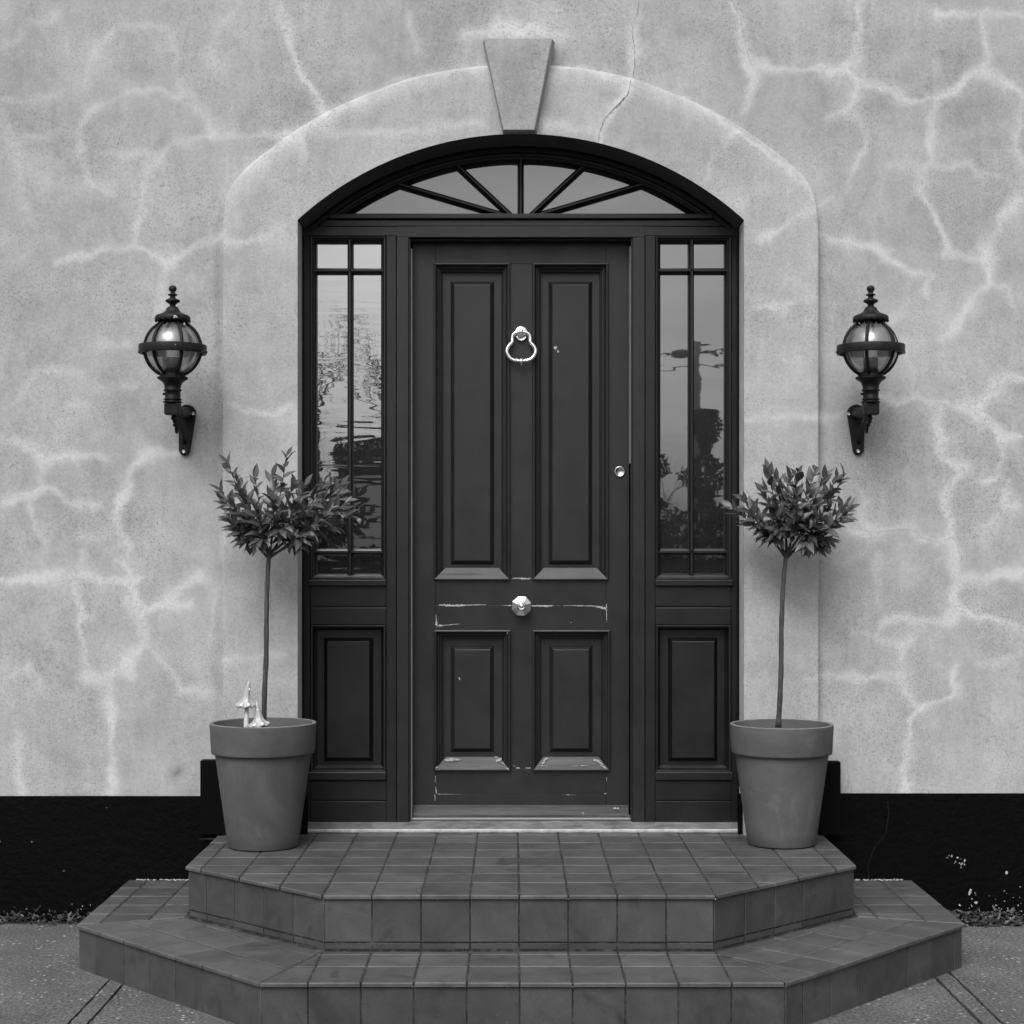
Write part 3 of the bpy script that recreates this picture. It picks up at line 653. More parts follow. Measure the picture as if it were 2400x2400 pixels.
# ------------------------------------------------------------------ door frame, fanlight, sidelights
dF = D+Y_FR; F_ = Y_FR
def fx(px, y=F_): return WX(px, D+y)
def fz(py, y=F_): return HZ(py, D+y)
def mir(px): return 2441-px        # mirror a column about the centre line of the doorway
def pbox(mb, x0, x1, y0p, y1p, yf, yb, bev=.0015, mi=0):
    """box given by its outline (pixels of the photograph) on its front plane yf"""
    mb.box(fx(x0, yf), fx(x1, yf), yf, yb, fz(y1p, yf), fz(y0p, yf), bev, mi)
mb = MB()
pbox(mb, 700, 1741, 531, 552.5, F_, .30)                        # head, both sides
pbox(mb, 929.3, mir(929.3), 530.6, 556, F_-.001, .30)
for m_ in (lambda a: a, mir):
    x0, x1 = sorted((m_(929.3), m_(958))); pbox(mb, x0, x1, 556.3, 1934, F_, .32, .003)        # door post
    x0, x1 = sorted((m_(958.5), m_(961.5))); pbox(mb, x0, x1, 558, 1928, F_+.012, .30, .0006)
pbox(mb, 735, mir(735), 516, 529.7, F_+.002, .30)
fr = mb.build('frame', M['frame'], frame)
mb = MB(); pbox(mb, 770, mir(770), 500, 512, F_-.012, .26, .003); mb.box(CX-.80, CX+.80, F_+.03, .3, fz(560), fz(498), 0)
mb.build('transom', M['frame'], frame)
# fanlight: arched frame rings, glass, five glazing bars
fan_b = MB(); RG = (fz(378.6)-ZC)
prof = [(RA-.0005, F_-.002), (RA-.010, F_-.006), (RA-.024, F_-.006), (RA-.027, F_+.008), (RA-.036, F_+.009), (RA-.040, F_+.004), (RA-.046, F_+.006), (RG+.006, F_+.016), (RG+.002, F_+.022), (RG, F_+.05)]
a0 = math.acos((fz(506)-ZC)/RA)+.05; aa = np.linspace(-a0, a0, 120); n = len(aa); vs = []; fs = []
for r_, y in prof:
    for a in aa: vs.append((CX+r_*math.sin(a), y, ZC+r_*math.cos(a)))
for i in range(len(prof)-1):
    for k in range(n-1): fs.append((i*n+k, i*n+k+1, (i+1)*n+k+1, (i+1)*n+k))
fan_b.add(vs, fs); fan = fan_b.build('fanlight', M['frameblack'], frame)
mb = MB(); yg = F_+.045; zt = fz(503)
arc = [(CX+(RG+.01)*math.sin(a), yg, ZC+(RG+.01)*math.cos(a)) for a in np.linspace(-a0, a0, 80)]; arc = [q for q in arc if q[2] > zt-.01]
vs = [(CX, yg, zt-.02)]+arc; mb.add(vs, [(0, k+1, k+2) for k in range(len(arc)-1)]); mb.build('glass', M['glassF'], fan)
for (bx, by, tx, ty) in [(1220.5,502,1220.5,372),(1196,501,1072,386),(1245,501,1369,386),(1172,499,936,430),(1269,499,1505,430)]:
    mb = MB(); p0 = Vector((fx(bx), 0, fz(by))); p1 = Vector((fx(tx), 0, fz(ty))); dd = (p1-p0).normalized(); nn = Vector((-dd.z, 0, dd.x)); W_ = .0125
    vs = []; prof = [(-W_, F_+.044), (-W_*.85, F_+.022), (-W_*.5, F_+.012), (-.25*W_, F_+.008), (.25*W_, F_+.008), (W_*.5, F_+.012), (W_*.85, F_+.022), (W_, F_+.044)]
    for P in (p0-dd*.01, p1+dd*.02):
        for o_, y in prof: q = P+nn*o_; vs.append((q.x, y, q.z))
    k = len(prof); mb.add(vs, [(i, i+1, k+i+1, k+i) for i in range(k-1)]); mb.build('glazing_bar', M['frameblack'], fan)

def rings(mb, x0, x1, z0, z1, prof, mi=0, mib=None, botmul=1.0):
    """picture-frame moulding; prof = [(inset, y, bottom inset)]"""
    vs = []
    for p_ in prof:
        i_, y = p_[0], p_[1]; ib = p_[2] if len(p_) > 2 else i_
        vs += [(x0+i_, y, z0+ib), (x1-i_, y, z0+ib), (x1-i_, y, z1-i_), (x0+i_, y, z1-i_)]
    for k in range(len(prof)-1):
        for s_ in range(4):
            t_ = (s_+1) % 4; fm = mib if (mib is not None and s_ == 0) else mi
            b = len(mb.v)
            mb.add([vs[4*k+s_], vs[4*k+t_], vs[4*k+4+t_], vs[4*k+4+s_]], [(0, 1, 2, 3)], fm)
    last = vs[-4:]; mb.add(last, [(0, 1, 2, 3)], mi)

def sidelight(m_, glass, name):
    mb = MB()
    def bx(x0, x1, *a, **k):
        x0, x1 = sorted((m_(x0), m_(x1))); pbox(mb, x0, x1, *a, **k)
    bx(905.5, 928.3, 553, 1934, F_+.0005, .28); bx(704, 727, 553, 1934, F_+.002, .28)
    # bead round the glass
    X0, X1 = sorted((fx(m_(727)), fx(m_(905)))); Zt, Zb = fz(553), fz(1358)
    def ring_open(X0, X1, Z0, Z1, prof):
        vs = []
        for i_, y in prof: vs += [(X0+i_, y, Z0+i_), (X1-i_, y, Z0+i_), (X1-i_, y, Z1-i_), (X0+i_, y, Z1-i_)]
        fs = [(4*k+s_, 4*k+(s_+1) % 4, 4*k+4+(s_+1) % 4, 4*k+4+s_) for k in range(len(prof)-1) for s_ in range(4)]
        mb.add(vs, fs, 1)
    ring_open(X0, X1, Zb, Zt, [(0, F_+.002), (.0005, F_-.005), (.003, F_-.007), (.008, F_-.006), (.0095, F_+.004), (.015, F_+.008), (.018, F_+.016), (.021, F_+.020), (.022, F_+.05)])
    # drip ledge, rails
    bx(722, 905, 1358.5, 1373.5, F_-.014, .28, bev=.003); bx(727.4, 905.2, 1374, 1420.5, F_, .28); bx(727.4, 905.2, 1423.8, 1464, F_, .28, bev=.0025)
    bx(727.4, 905.2, 1420, 1424.5, F_+.006, .28)
    bx(722, 905, 1809.5, 1829, F_-.012, .28, bev=.003); bx(727.4, 905.2, 1829.5, 1875.5, F_, .28); bx(727.4, 905.2, 1878.2, 1934, F_, .28)
    bx(727.4, 905.2, 1875, 1879, F_+.006, .28)
    s = mb.build('sidelight', [M['sideframe'], M['frameblack']], frame); tag(s, name)
    mb = MB(); x0, x1 = sorted((fx(m_(735)), fx(m_(900)))); yg = F_+.045; vs = []; nx_, nz_ = 3, 3
    mb.add([(x0, yg, Zb), (x1, yg, Zb), (x1, yg, Zt), (x0, yg, Zt)], [(0, 1, 2, 3)]); mb.build('glass', glass, s)
    def bar(p0, p1, horiz):
        mb = MB(); W_ = .0122; prof = [(-W_, F_+.044), (-W_*.8, F_+.020), (-W_*.45, F_+.012), (-W_*.3, F_+.006), (W_*.3, F_+.006), (W_*.45, F_+.012), (W_*.8, F_+.020), (W_, F_+.044)]
        vs = []
        for (a, b) in (p0, p1):
            for o_, y in prof: vs.append((a, y, b+o_) if horiz else (a+o_, y, b))
        k = len(prof); mb.add(vs, [(i, i+1, k+i+1, k+i) for i in range(k-1)]); mb.build('glazing_bar', M['frameblack'], s)
    xm = fx(m_(819.3)); bar((xm, Zb), (xm, Zt), False)
    for py in (632.5, 1293.5): bar((x0, fz(py)), (x1, fz(py)), True)
    # raised lower panel
    mb = MB(); a, b = sorted((fx(m_(727.4)), fx(m_(905)))); zt, zb_ = fz(1464.5), fz(1810)
    p1 = [(0, F_+.002), (.0008, F_-.004), (.003, F_-.006), (.009, F_-.005), (.012, F_+.004), (.0125, F_+.030), (.020, F_+.038), (.022, F_+.040)]
    rings(mb, a, b, zb_, zt, p1)
    # raised field
    a2, b2 = sorted((fx(m_(757)), fx(m_(873)))); rings(mb, a2, b2, fz(1786), fz(1496), [(0, F_+.0395), (.001, F_+.038), (.0135, F_+.020), (.015, F_+.0192)])
    mb.build('panel', [M['sideframe']], s)
sidelight(lambda a: a, M['glassL'], 'sidelight nearer the taller bush')
sidelight(mir, M['glassR'], 'sidelight nearer the rounded bush')
# sill and threshold
mb = MB(); xl, xr = fx(706, .06), WX(1738, D+.06)
vs = []; ys_ = [(.058, .318), (.056, .326), (.062, .3295), (.20, .335), (.42, .338)]
nn_ = 60
for k in range(nn_+1):
    x = xl+(xr-xl)*k/nn_; j = rnd.uniform(-.0008, .0008)
    for y, z in ys_: vs.append((x, y+(j if y < .1 else 0), z+j*.4))
c = len(ys_)
for k in range(nn_):
    for i in range(c-1): mb.add([vs[k*c+i], vs[(k+1)*c+i], vs[(k+1)*c+i+1], vs[k*c+i+1]], [(0, 1, 2, 3)], 1 if i < 2 else 0)
mb.build('sill', [M['sill'], M['silledge']], frame)
mb = MB(); dL = .280
mb.box(fx(964, .23), fx(1478, .23), .225, .285, .337, .3455, .002); mb.box(fx(966, .25), fx(1476, .25), .25, .30, .345, .352, .001)
mb.build('threshold', M['alu'], frame)
for xx, yb0, yb1 in ((962.6, 583, 1922), (1476.0, 577, 1086)):
    mb = MB(); mb.box(WX(xx, D+.225), WX(xx+(3.4 if xx < 1200 else 2.2), D+.225), .225, .29, HZ(yb1, D+.225), HZ(yb0, D+.225), .0003); mb.build('seal_strip', M['seal'], frame)

# ------------------------------------------------------------------ door leaf
door = empty('front_door', (CX, dL, .345)); tag(door, 'dark four panel front door with chipped paint and bright fittings', 'door')
def lx(px, y=dL): return WX(px, D+y)
def lz(py, y=dL): return HZ(py, D+y)
mb = MB()
def lb(x0, x1, y0, y1, dy=0, bev=.0007): mb.box(lx(x0), lx(x1), dL+dy, dL+.050, lz(y1), lz(y0), bev)
lb(967, 1021, 567, 1921); lb(1420.5, 1474.5, 567, 1921)
lb(1021.4, 1420.1, 567, 618, .0006); lb(1021.4, 1420.1, 1357, 1418, .0004); lb(1021.4, 1420.1, 1418.8, 1478, .0002)
lb(1021.4, 1420.1, 1804, 1861.4, .0004); lb(1021.4, 1420.1, 1862.2, 1921, 0)
lb(1194, 1248, 618.5, 1356.6, .0008); lb(1194, 1248, 1478.5, 1803.6, .0008)
mb.box(lx(970), lx(1470), dL+.041, dL+.044, lz(1915), lz(575), 0)
leaf = mb.build('door_leaf', M['door'], door)
P = dL
def side_prof(bb):
    """(inset, y, bottom inset): stepped on three sides, one plain weathered slope at the bottom"""
    pr = [(0, P+.004), (0, P-.011), (.0015, P-.014), (.005, P-.0155), (.0085, P-.014), (.0105, P-.008), (.0107, P-.001), (.0125, P+.001), (.016, P-.001), (.0195, P+.001), (.0215, P+.006), (.0217, P+.014),
          (.025, P+.0145), (.0285, P+.012), (.032, P+.015), (.0335, P+.0300), (.044, P+.0305)]
    out = []
    for i_, y in pr:
        out.append((i_, y, i_ if i_ < .005 else .005+(i_-.005)/.039*(bb-.005)))
    return out
def door_panel(x0, x1, y0, y1, fx0, fx1, fy0, fy1, bb, worn):  # worn: slope paint, on the upper panels with sky light in its colour
    mb = MB(); rings(mb, lx(x0), lx(x1), lz(y1), lz(y0), side_prof(bb), 0, 1)
    xa, xb, za = lx(x0), lx(x1), lz(y1)      # plain weathered slope along the bottom
    q = [(.0035, P-.0162, .0035), (.006, P-.0165, .006), (.0445, P+.0230, bb)]; nn = 24; vs = []
    for i_, y, ib in q:
        for k in range(nn+1): vs.append((xa+i_+(xb-xa-2*i_)*k/nn, y, za+ib))
    mb.add(vs, [(j*(nn+1)+k, j*(nn+1)+k+1, (j+1)*(nn+1)+k+1, (j+1)*(nn+1)+k) for j in range(2) for k in range(nn)], 1)
    a, b, zt, zb_ = lx(fx0), lx(fx1), lz(fy0), lz(fy1)
    rings(mb, a, b, zb_, zt, [(0, P+.0302), (.001, P+.0290), (.0150, P+.0125), (.0165, P+.0118)])
    return mb.build('panel', [M['door'], worn], door)
door_panel(1016.5, 1195.5, 617, 1359.5, 1055.5, 1158, 657, 1323, .047, M['wornlit'])
door_panel(1248, 1426, 617, 1359.5, 1286, 1389, 657, 1323, .047, M['wornlit'])
door_panel(1017.5, 1197, 1476, 1806, 1056, 1157.5, 1514, 1764, .050, M['worn'])
door_panel(1247.5, 1430, 1476, 1806, 1288, 1389.5, 1514, 1764, .050, M['worn'])
# weatherboard
mb = MB(); pr = [(dL+.01, lz(1886)), (dL-.004, lz(1886.5)), (dL-.012, lz(1892)), (dL-.020, lz(1899)), (dL-.030, lz(1908)), (dL-.034, lz(1918)), (dL-.034, lz(1920.5)), (dL-.02, lz(1921)), (dL+.01, lz(1921))]
xs_ = np.linspace(lx(969), lx(1472), 60)
for i in range(len(xs_)-1):
    for k in range(len(pr)-1):
        mb.add([(xs_[i], pr[k][0], pr[k][1]), (xs_[i+1], pr[k][0], pr[k][1]), (xs_[i+1], pr[k+1][0], pr[k+1][1]), (xs_[i], pr[k+1][0], pr[k+1][1])], [(0, 3, 2, 1)])
for x in (xs_[0], xs_[-1]): mb.add([(x, *q) for q in pr], [tuple(range(len(pr)))])
g = G('weatherboard_paint'); k_ = g.mapr(g.noise(22, 5, sc=(.10, 1, 2.2), rough=.75), .42, .68, .014, .060); M['wboard'] = g.out(k_, .5, g.bump(g.noise(30, 4, sc=(.1, 1, 2)), .002), spec=.35)
mb.build('weatherboard', M['wboard'], door)
# chipped paint
mb = MB()
def flake(pts, y=P-.0006, n=None, seed=1):
    """pts = [(px, py, half height px)] ragged strip"""
    cr = random.Random(seed); q = []
    for (x0, y0, h0), (x1, y1, h1) in zip(pts[:-1], pts[1:]):
        m_ = max(2, int(math.hypot(x1-x0, y1-y0)/2.2))
        for i in range(m_): t_ = i/m_; q.append((x0+(x1-x0)*t_, y0+(y1-y0)*t_, h0+(h1-h0)*t_))
    q.append(pts[-1]); vs = []; vert = abs(pts[-1][1]-pts[0][1]) > abs(pts[-1][0]-pts[0][0])
    for x, yy_, h in q:
        a, b = h*cr.uniform(.25, 1.5), h*cr.uniform(.25, 1.5)
        if vert: vs += [(lx(x-a), y, lz(yy_)), (lx(x+b), y, lz(yy_))]
        else: vs += [(lx(x), y, lz(yy_-a)), (lx(x), y, lz(yy_+b))]
    mb.add(vs, [(2*i, 2*i+1, 2*i+3, 2*i+2) for i in range(len(q)-1)])
def c5(l): return [(900+a/2.76, 1300+b/2.76, h) for a, b, h in l]
for k, l in enumerate([[(355,325,.8),(400,328,2.4),(480,330,2.8),(520,327,1.2),(620,324,1.),(660,324,.3)], [(760,328,.3),(825,329,1.2)], [(955,331,1.4),(1080,332,1.8),(1100,328,.3)],
     [(1120,328,.8),(1135,328,.2)], [(1160,329,.4),(1260,330,.9),(1360,332,1.1),(1430,345,3.2),(1441,350,1.)], [(1438,318,1.),(1440,380,.9),(1440,440,.3)],
     [(336,385,.5),(338,430,1.6),(345,468,3.2)], [(340,462,2.6),(400,455,1.),(495,447,.3)], [(828,153,.5),(860,152,1.4),(930,156,2.),(955,150,.4)],
     [(835,1368,.8),(850,1366,.5)], [(855,1380,1.2),(878,1380,1.)], [(915,1380,1.),(948,1380,.8)], [(333,1430,.7),(331,1475,.5)], [(334,1500,.4),(338,1545,1.4)], [(330,1550,1.),(331,1592,.5)],
     [(345,1548,.6),(420,1549,.3),(500,1549,.1)], [(1440,1440,.5),(1441,1470,.3)], [(1425,1546,1.2),(1437,1545,1.6)], [(1180,1553,.5),(1240,1554,.3)]]):
    flake(c5(l), seed=k+1)
flake(c5([(1095,150,1.),(1100,150,1)]), seed=50)
blob(mb, lx(900+487/2.76, P), lz(1300+803/2.76, P), .002, .0065, P+.0110, rot=.35)
y_ = P+.0110
blob(mb, lx(1200+330/3.22, P), lz(500+1012/3.22, P), .0062, .0070, y_); 
blob(mb, lx(1200+347/3.22, P), lz(500+1040/3.22, P), .003, .006, y_, rot=.5)
for (a, b, r_) in ((1210,438,1.),(1285,1664,1.8),(1490,1633,2.4),(1510,1634,2.0)):
    blob(mb, lx(900+a/2.76), lz(1300+b/2.76), r_*1.5*D/FPX, r_*D/FPX, P-(.0008 if b < 1600 else .028))
# chips on the sloping lower mouldings
for (a, b, rx, rz, q) in ((440,1325,55,9,0),(420,1330,30,8,0),(725,1312,10,4,0),(740,1330,20,8,.5),(760,1345,22,4,-.4),(1045,1325,16,9,.6),(1030,1345,14,7,.6),(1370,1330,26,8,-.3),(1395,1345,26,5,-.5),(1420,1370,22,5,-.6),(1290,1362,30,2,0),(1230,1364,25,2,0),(345,1372,12,5,.4),(800,1380,10,6,-.5),(1030,1363,25,2.5,0)):
    t_ = (1395-b)/87; blob(mb, lx(900+a/2.76), lz(1300+b/2.76), rx/2.76*D/FPX, rz/2.76*D/FPX, P-.0165+t_*.037-.0085, n=14, rot=q, jag=.45)
for (a, b) in ((340,493),(797,507),(805,497)): blob(mb, lx(900+a/2.76), lz(1300+b/2.76), .0022, .0022, P-.0135)
mb.build('paint_chips', M['chip'], door)['kind'] = 'stuff'
# knocker (pixels from the enlarged crop: 10.733 px per photo px)
def kp(x, y, yy_): return Vector((lx(1130+x/10.733, yy_), yy_, lz(740+y/10.733, yy_)))
kn = empty('knocker'); kn.parent = door; kn.location = (0, 0, 0)
kloc = Vector((0, 0, 0))
yk = P-.020
mb = MB()
# backplate rosette
bm = bmesh.new(); bmesh.ops.create_uvsphere(bm, u_segments=32, v_segments=12, radius=1.0)
cc = kp(983, 450, P)
mb.bm(bm, 0, True, Matrix.Translation(cc) @ Matrix.Diagonal((.0280, .008, .0290, 1)))
mb.sphere(kp(983, 400, yk-.004), .0105)
mb.tube([kp(983, 400, P), kp(983, 400, yk-.004)], .006)
mb.tube([cc+Vector((.0205*math.cos(a), -.0085, .0245*math.sin(a)-.002)) for a in np.linspace(R(205), R(335), 20)], [.0022]+[.0045]*18+[.0022], 8)
plate = mb.build('knocker_plate', M['chrome'], door)
pts = [(983,400),(930,405),(860,418),(800,445),(765,490),(752,560),(757,640),(765,672),(720,705),(670,755),(630,830),(618,900),(635,970),(680,1045),(745,1100),(830,1128),(900,1135),(983,1140)]
pts = pts+[(1966-x, y) for x, y in pts[::-1][1:]]
pp = smooth(resample(pts, 90), 2)
mb = MB(); th = [.0066+.0016*(1 if 600 < y < 1200 else 0)*(abs(x-983)/360) for x, y in pp]
mb.tube([kp(x, y, yk-.004-.006*(y-400)/750) for x, y in pp], th, 12)
mb.sphere(kp(983, 1145, yk-.012), .0115, sq=(1.05, 1, 1)); mb.sphere(kp(983, 1215, yk-.010), .0055)
for x in (875, 1095): mb.sphere(kp(x, 1125, yk-.010), .0088, sq=(.5, 1, 1.1))
ring = mb.build('knocker_ring', M['chrome'], door)
bpy.data.objects.remove(kn)
# faceted centre knob
mb = MB(); kc = Vector((lx(1150+930/12.88, P-.03), 0, lz(1350+905/12.88, P-.03))); n = 8; vs = []; fs = []
prof = [(.010, P-.001), (.009, P-.016), (.017, P-.020), (.0385, P-.040), (.0398, P-.046), (.018, P-.0575), (.0172, P-.0585)]
prof = [(r_*.98, y) for r_, y in prof]
for r_, y in prof:
    for k in range(n): a = 2*math.pi*(k+.12)/n+.22; vs.append((kc.x+r_*math.cos(a), y, kc.z+r_*math.sin(a)))
for i in range(len(prof)-1):
    for k in range(n): k2 = (k+1) % n; fs.append((i*n+k, i*n+k2, (i+1)*n+k2, (i+1)*n+k))
mb.add(vs, fs)
vs = []; pr2 = [(.0172, P-.0586), (.0150, P-.062), (.011, P-.063), (.0095, P-.061), (.007, P-.0633), (.004, P-.066), (0.0003, P-.0665)]; n = 24; fs = []
for r_, y in pr2:
    for k in range(n): a = 2*math.pi*k/n; vs.append((kc.x+r_*math.cos(a), y, kc.z+r_*math.sin(a)))
for i in range(len(pr2)-1):
    for k in range(n): k2 = (k+1) % n; fs.append((i*n+k, i*n+k2, (i+1)*n+k2, (i+1)*n+k))
mb.add(vs, fs, 0, True)
mb.build('door_knob', M['knob'], door)
# cylinder lock
mb = MB(); lc = (lx(1452.3), lz(1105.3)); vs = []; fs = []; n = 32
for r_, y in [(.0205, P+.001), (.0205, P-.006), (.0195, P-.008), (.0168, P-.0085), (.0160, P-.0070), (.0002, P-.0068)]:
    for k in range(n): a = 2*math.pi*k/n; vs.append((lc[0]+r_*math.cos(a), y, lc[1]+r_*math.sin(a)))
for i in range(5):
    for k in range(n): k2 = (k+1) % n; fs.append((i*n+k, i*n+k2, (i+1)*n+k2, (i+1)*n+k))
mb.add(vs, fs, 0, True); lock = mb.build('door_lock', M['nickel'], door)
mb = MB(); blob(mb, lc[0]-.001, lc[1]-.009, .0016, .0042, P-.0072, 10, jag=.1); mb.build('keyhole', M['plinth_smooth'], lock)

# ------------------------------------------------------------------ tiled steps
steps = empty('doorstep', (CX, -.7, 0)); tag(steps, 'two tiled steps with cut off corners below the front door', 'steps')
T = .15; GAP = .0040
dU, dLo = 5.215, 4.831
UF = dU-D; LF = dLo-D
UP = [(-1.087, UF+.483), (-.578, UF), (.620, UF), (1.152, UF+.50)]
LP = [(-1.423, LF+.755), (-.7134, LF), (.777, LF), (1.483, LF+.773)]
def tiles(mb, region, ux, uy, org, zt, mi=0, th=.012, seed=1, rows=None, nose=None, T_=T, zvar=.0007):
    """lay a square grid (axis ux, uy from org) clipped to convex region"""
    cr = random.Random(seed)
    def inv(p): dx, dy = p[0]-org[0], p[1]-org[1]; return (dx*ux[0]+dy*ux[1], dx*uy[0]+dy*uy[1])
    q = [inv(p) for p in region]; u0, u1 = min(a for a, b in q), max(a for a, b in q); v0, v1 = min(b for a, b in q), max(b for a, b in q)
    us = [T_*k for k in range(math.floor(u0/T_+1e-4), math.ceil(u1/T_-1e-4)+1)]
    vs_ = rows if rows is not None else [T_*k for k in range(math.floor(v0/T_+1e-4), math.ceil(v1/T_-1e-4)+1)]
    for i in range(len(us)-1):
        for j in range(len(vs_)-1):
            cell = [(us[i], vs_[j]), (us[i+1], vs_[j]), (us[i+1], vs_[j+1]), (us[i], vs_[j+1])]
            cell = [(org[0]+a*ux[0]+b*uy[0], org[1]+a*ux[1]+b*uy[1]) for a, b in cell]
            pz = clip_convex(cell, region)
            pz = [p for i_, p in enumerate(pz) if math.dist(p, pz[i_-1]) > .0075]
            if len(pz) < 3: continue
            pz = inset(pz, GAP/2*cr.uniform(.7, 1.4))
            if pz is None: continue
            dz = cr.uniform(-zvar, zvar); mb.prism(pz, zt-th, zt+dz, .0030, mi, tone=cr.uniform(.84, 1.16))
def riser(mb, p0, p1, z0, z1, off, seed, first=None, mi=1, T_=T, cuts=None):
    """tiles along the vertical face p0->p1 (outside on the right-hand side of the direction)"""
    cr = random.Random(seed); L_ = math.dist(p0, p1); ux, uy = (p1[0]-p0[0])/L_, (p1[1]-p0[1])/L_; nx, ny = uy, -ux
    ts = cuts if cuts is not None else [0]+[t for t in np.arange((first or T_), L_-.01, T_)]+[L_]
    for a, b in zip(ts[:-1], ts[1:]):
        poly = [(a+GAP/2*cr.uniform(.6, 1.3), z0+GAP/2), (b-GAP/2*cr.uniform(.6, 1.3), z0+GAP/2), (b-GAP/2, z1-.001), (a+GAP/2, z1-.001)]
        t0 = cr.uniform(-.0006, .0006)
        mb.prism(poly, -.010, off+t0, .0018, mi, frame=lambda u, v, h: (p0[0]+ux*u+nx*h, p0[1]+uy*u+ny*h, v), tone=cr.uniform(.78, 1.16))
def body(mb, poly, z0, z1, mi=2):
    n = len(poly); vs = [(x, y, z0) for x, y in poly]+[(x, y, z1) for x, y in poly]
    mb.add(vs, [(k, (k+1) % n, n+(k+1) % n, n+k) for k in range(n)]+[tuple(n+k for k in range(n))], mi)
YB = .0315
UP = [(-1.092, UF+.483), (-.580, UF-.006), (.622, UF-.006), (1.157, UF+.50)]; LP = [(-1.429, LF+.753), (-.7160, LF-.006), (.780, LF-.006), (1.489, LF+.771)]
# upper step
up = MB(); regU = [(UP[0][0], YB)]+UP+[(UP[3][0], YB)]; regU = regU[::1]
# counter-clockwise order
regU = [(UP[0][0], UP[0][1]), (UP[1][0], UP[1][1]), (UP[2][0], UP[2][1]), (UP[3][0], UP[3][1]), (UP[3][0], YB), (UP[0][0], YB)]
rowsU = [-.02, .198]+[.198+.15*k for k in range(1, 8)]
tiles(up, regU, (1, 0), (0, 1), (-.578, UF), Z_T2, seed=11, rows=rowsU)
ii_ = inset(regU, .009)
tiles(up, [(CX-HALF+.002, YB), (CX+HALF-.002, YB), (CX+HALF-.002, .070), (CX-HALF+.002, .070)], (1, 0), (0, 1), (-.578, YB), Z_T2, seed=12)
body(up, [(x, y) for x, y in inset(regU, .0138)], -.05, Z_T2-.0022); body(up, [(CX-HALF+.001, YB-.02), (CX+HALF-.001, YB-.02), (CX+HALF-.001, .30), (CX-HALF+.001, .30)], -.05, Z_T2-.003)
rz0, rz1 = Z_T1+.024, Z_T2-.013
PU = [(UP[0][0], YB)]+UP+[(UP[3][0], YB)]
PI = [(x, y) for x, y in inset(regU, .011)]; PI = [PI[5]]+PI[0:5]   # back-left, left, fl, fr, right, back-right
for k in range(5):
    a, b = PI[k], PI[k+1]
    cuts = None
    if k == 2: cuts = [0]+[(-.578+.15*j)-a[0] for j in range(1, 8)]+[math.dist(a, b)]
    if k == 1: L_ = math.dist(a, b); cuts = [0]+[L_-.15*j for j in range(4, 0, -1)]+[L_]
    if k == 3: L_ = math.dist(a, b); cuts = [0]+[.15*j for j in range(1, 5)]+[L_]
    riser(up, a, b, rz0, rz1, .0, 20+k, cuts=cuts)
    riser(up, a, b, Z_T1+.001, rz0-.0005, -.0022, 40+k, cuts=cuts)
up.build('upper_step', [M['tile'], M['tileriser'], M['mortar']], steps)
# lower step
lo = MB()
regL = [LP[0], LP[1], LP[2], LP[3], (LP[3][0], YB), (LP[0][0], YB)]
rows = [-.02, .188, .338, .488]
tiles(lo, [LP[1], LP[2], UP[2], UP[1]], (1, 0), (0, 1), (-.578, LF), Z_T1, seed=31, rows=rows)
def chamfer_zone(P0, P1, Q0, Q1, seed):      # P outer edge start->end, Q inner edge
    L_ = math.dist(P0, P1); ux = ((P1[0]-P0[0])/L_, (P1[1]-P0[1])/L_); uy = (-ux[1], ux[0])
    tiles(lo, [P0, P1, Q1, Q0], ux, uy, P0 if seed == 33 else P1, Z_T1, seed=seed, rows=[-.01, .15, .30, .45, .6])
# keep the side zones square to the wall
zl = [(LP[0][0], YB), (LP[0][0], LP[0][1]), (UP[0][0], UP[0][1]-.02), (UP[0][0], YB)]
tiles(lo, [LP[0], (UP[0][0], UP[0][1]), (UP[0][0], YB), (LP[0][0], YB)], (1, 0), (0, 1), (LP[0][0]+.075, YB), Z_T1, seed=35)
tiles(lo, [UP[3], LP[3], (LP[3][0], YB), (UP[3][0], YB)], (1, 0), (0, 1), (LP[3][0]-.12, YB), Z_T1, seed=36)
chamfer_zone(LP[0], LP[1], UP[0], UP[1], 33); chamfer_zone(LP[2], LP[3], UP[2], UP[3], 34)
body(lo, inset(regL, .0138), -.06, Z_T1-.0022)
PI = [(x, y) for x, y in inset(regL, .011)]; PI = [PI[5]]+PI[0:5]
for k in range(5):
    a, b = PI[k], PI[k+1]; cuts = None
    if k == 2: cuts = [0]+[(-.578+.15*j)-a[0] for j in range(0, 9)]+[math.dist(a, b)]
    if k == 1: L_ = math.dist(a, b); cuts = [0, .105]+[L_-.15*j for j in range(5, 0, -1)]+[L_]
    if k == 3: L_ = math.dist(a, b); cuts = [0, .09]+[.09+.15*j for j in range(1, 7)]; cuts = [c for c in cuts if c < L_-.03]+[L_]
    riser(lo, a, b, -.02, Z_T1-.013, 0, 50+k, cuts=cuts)
lo.build('lower_step', [M['tile'], M['tileriser'], M['mortar']], steps)
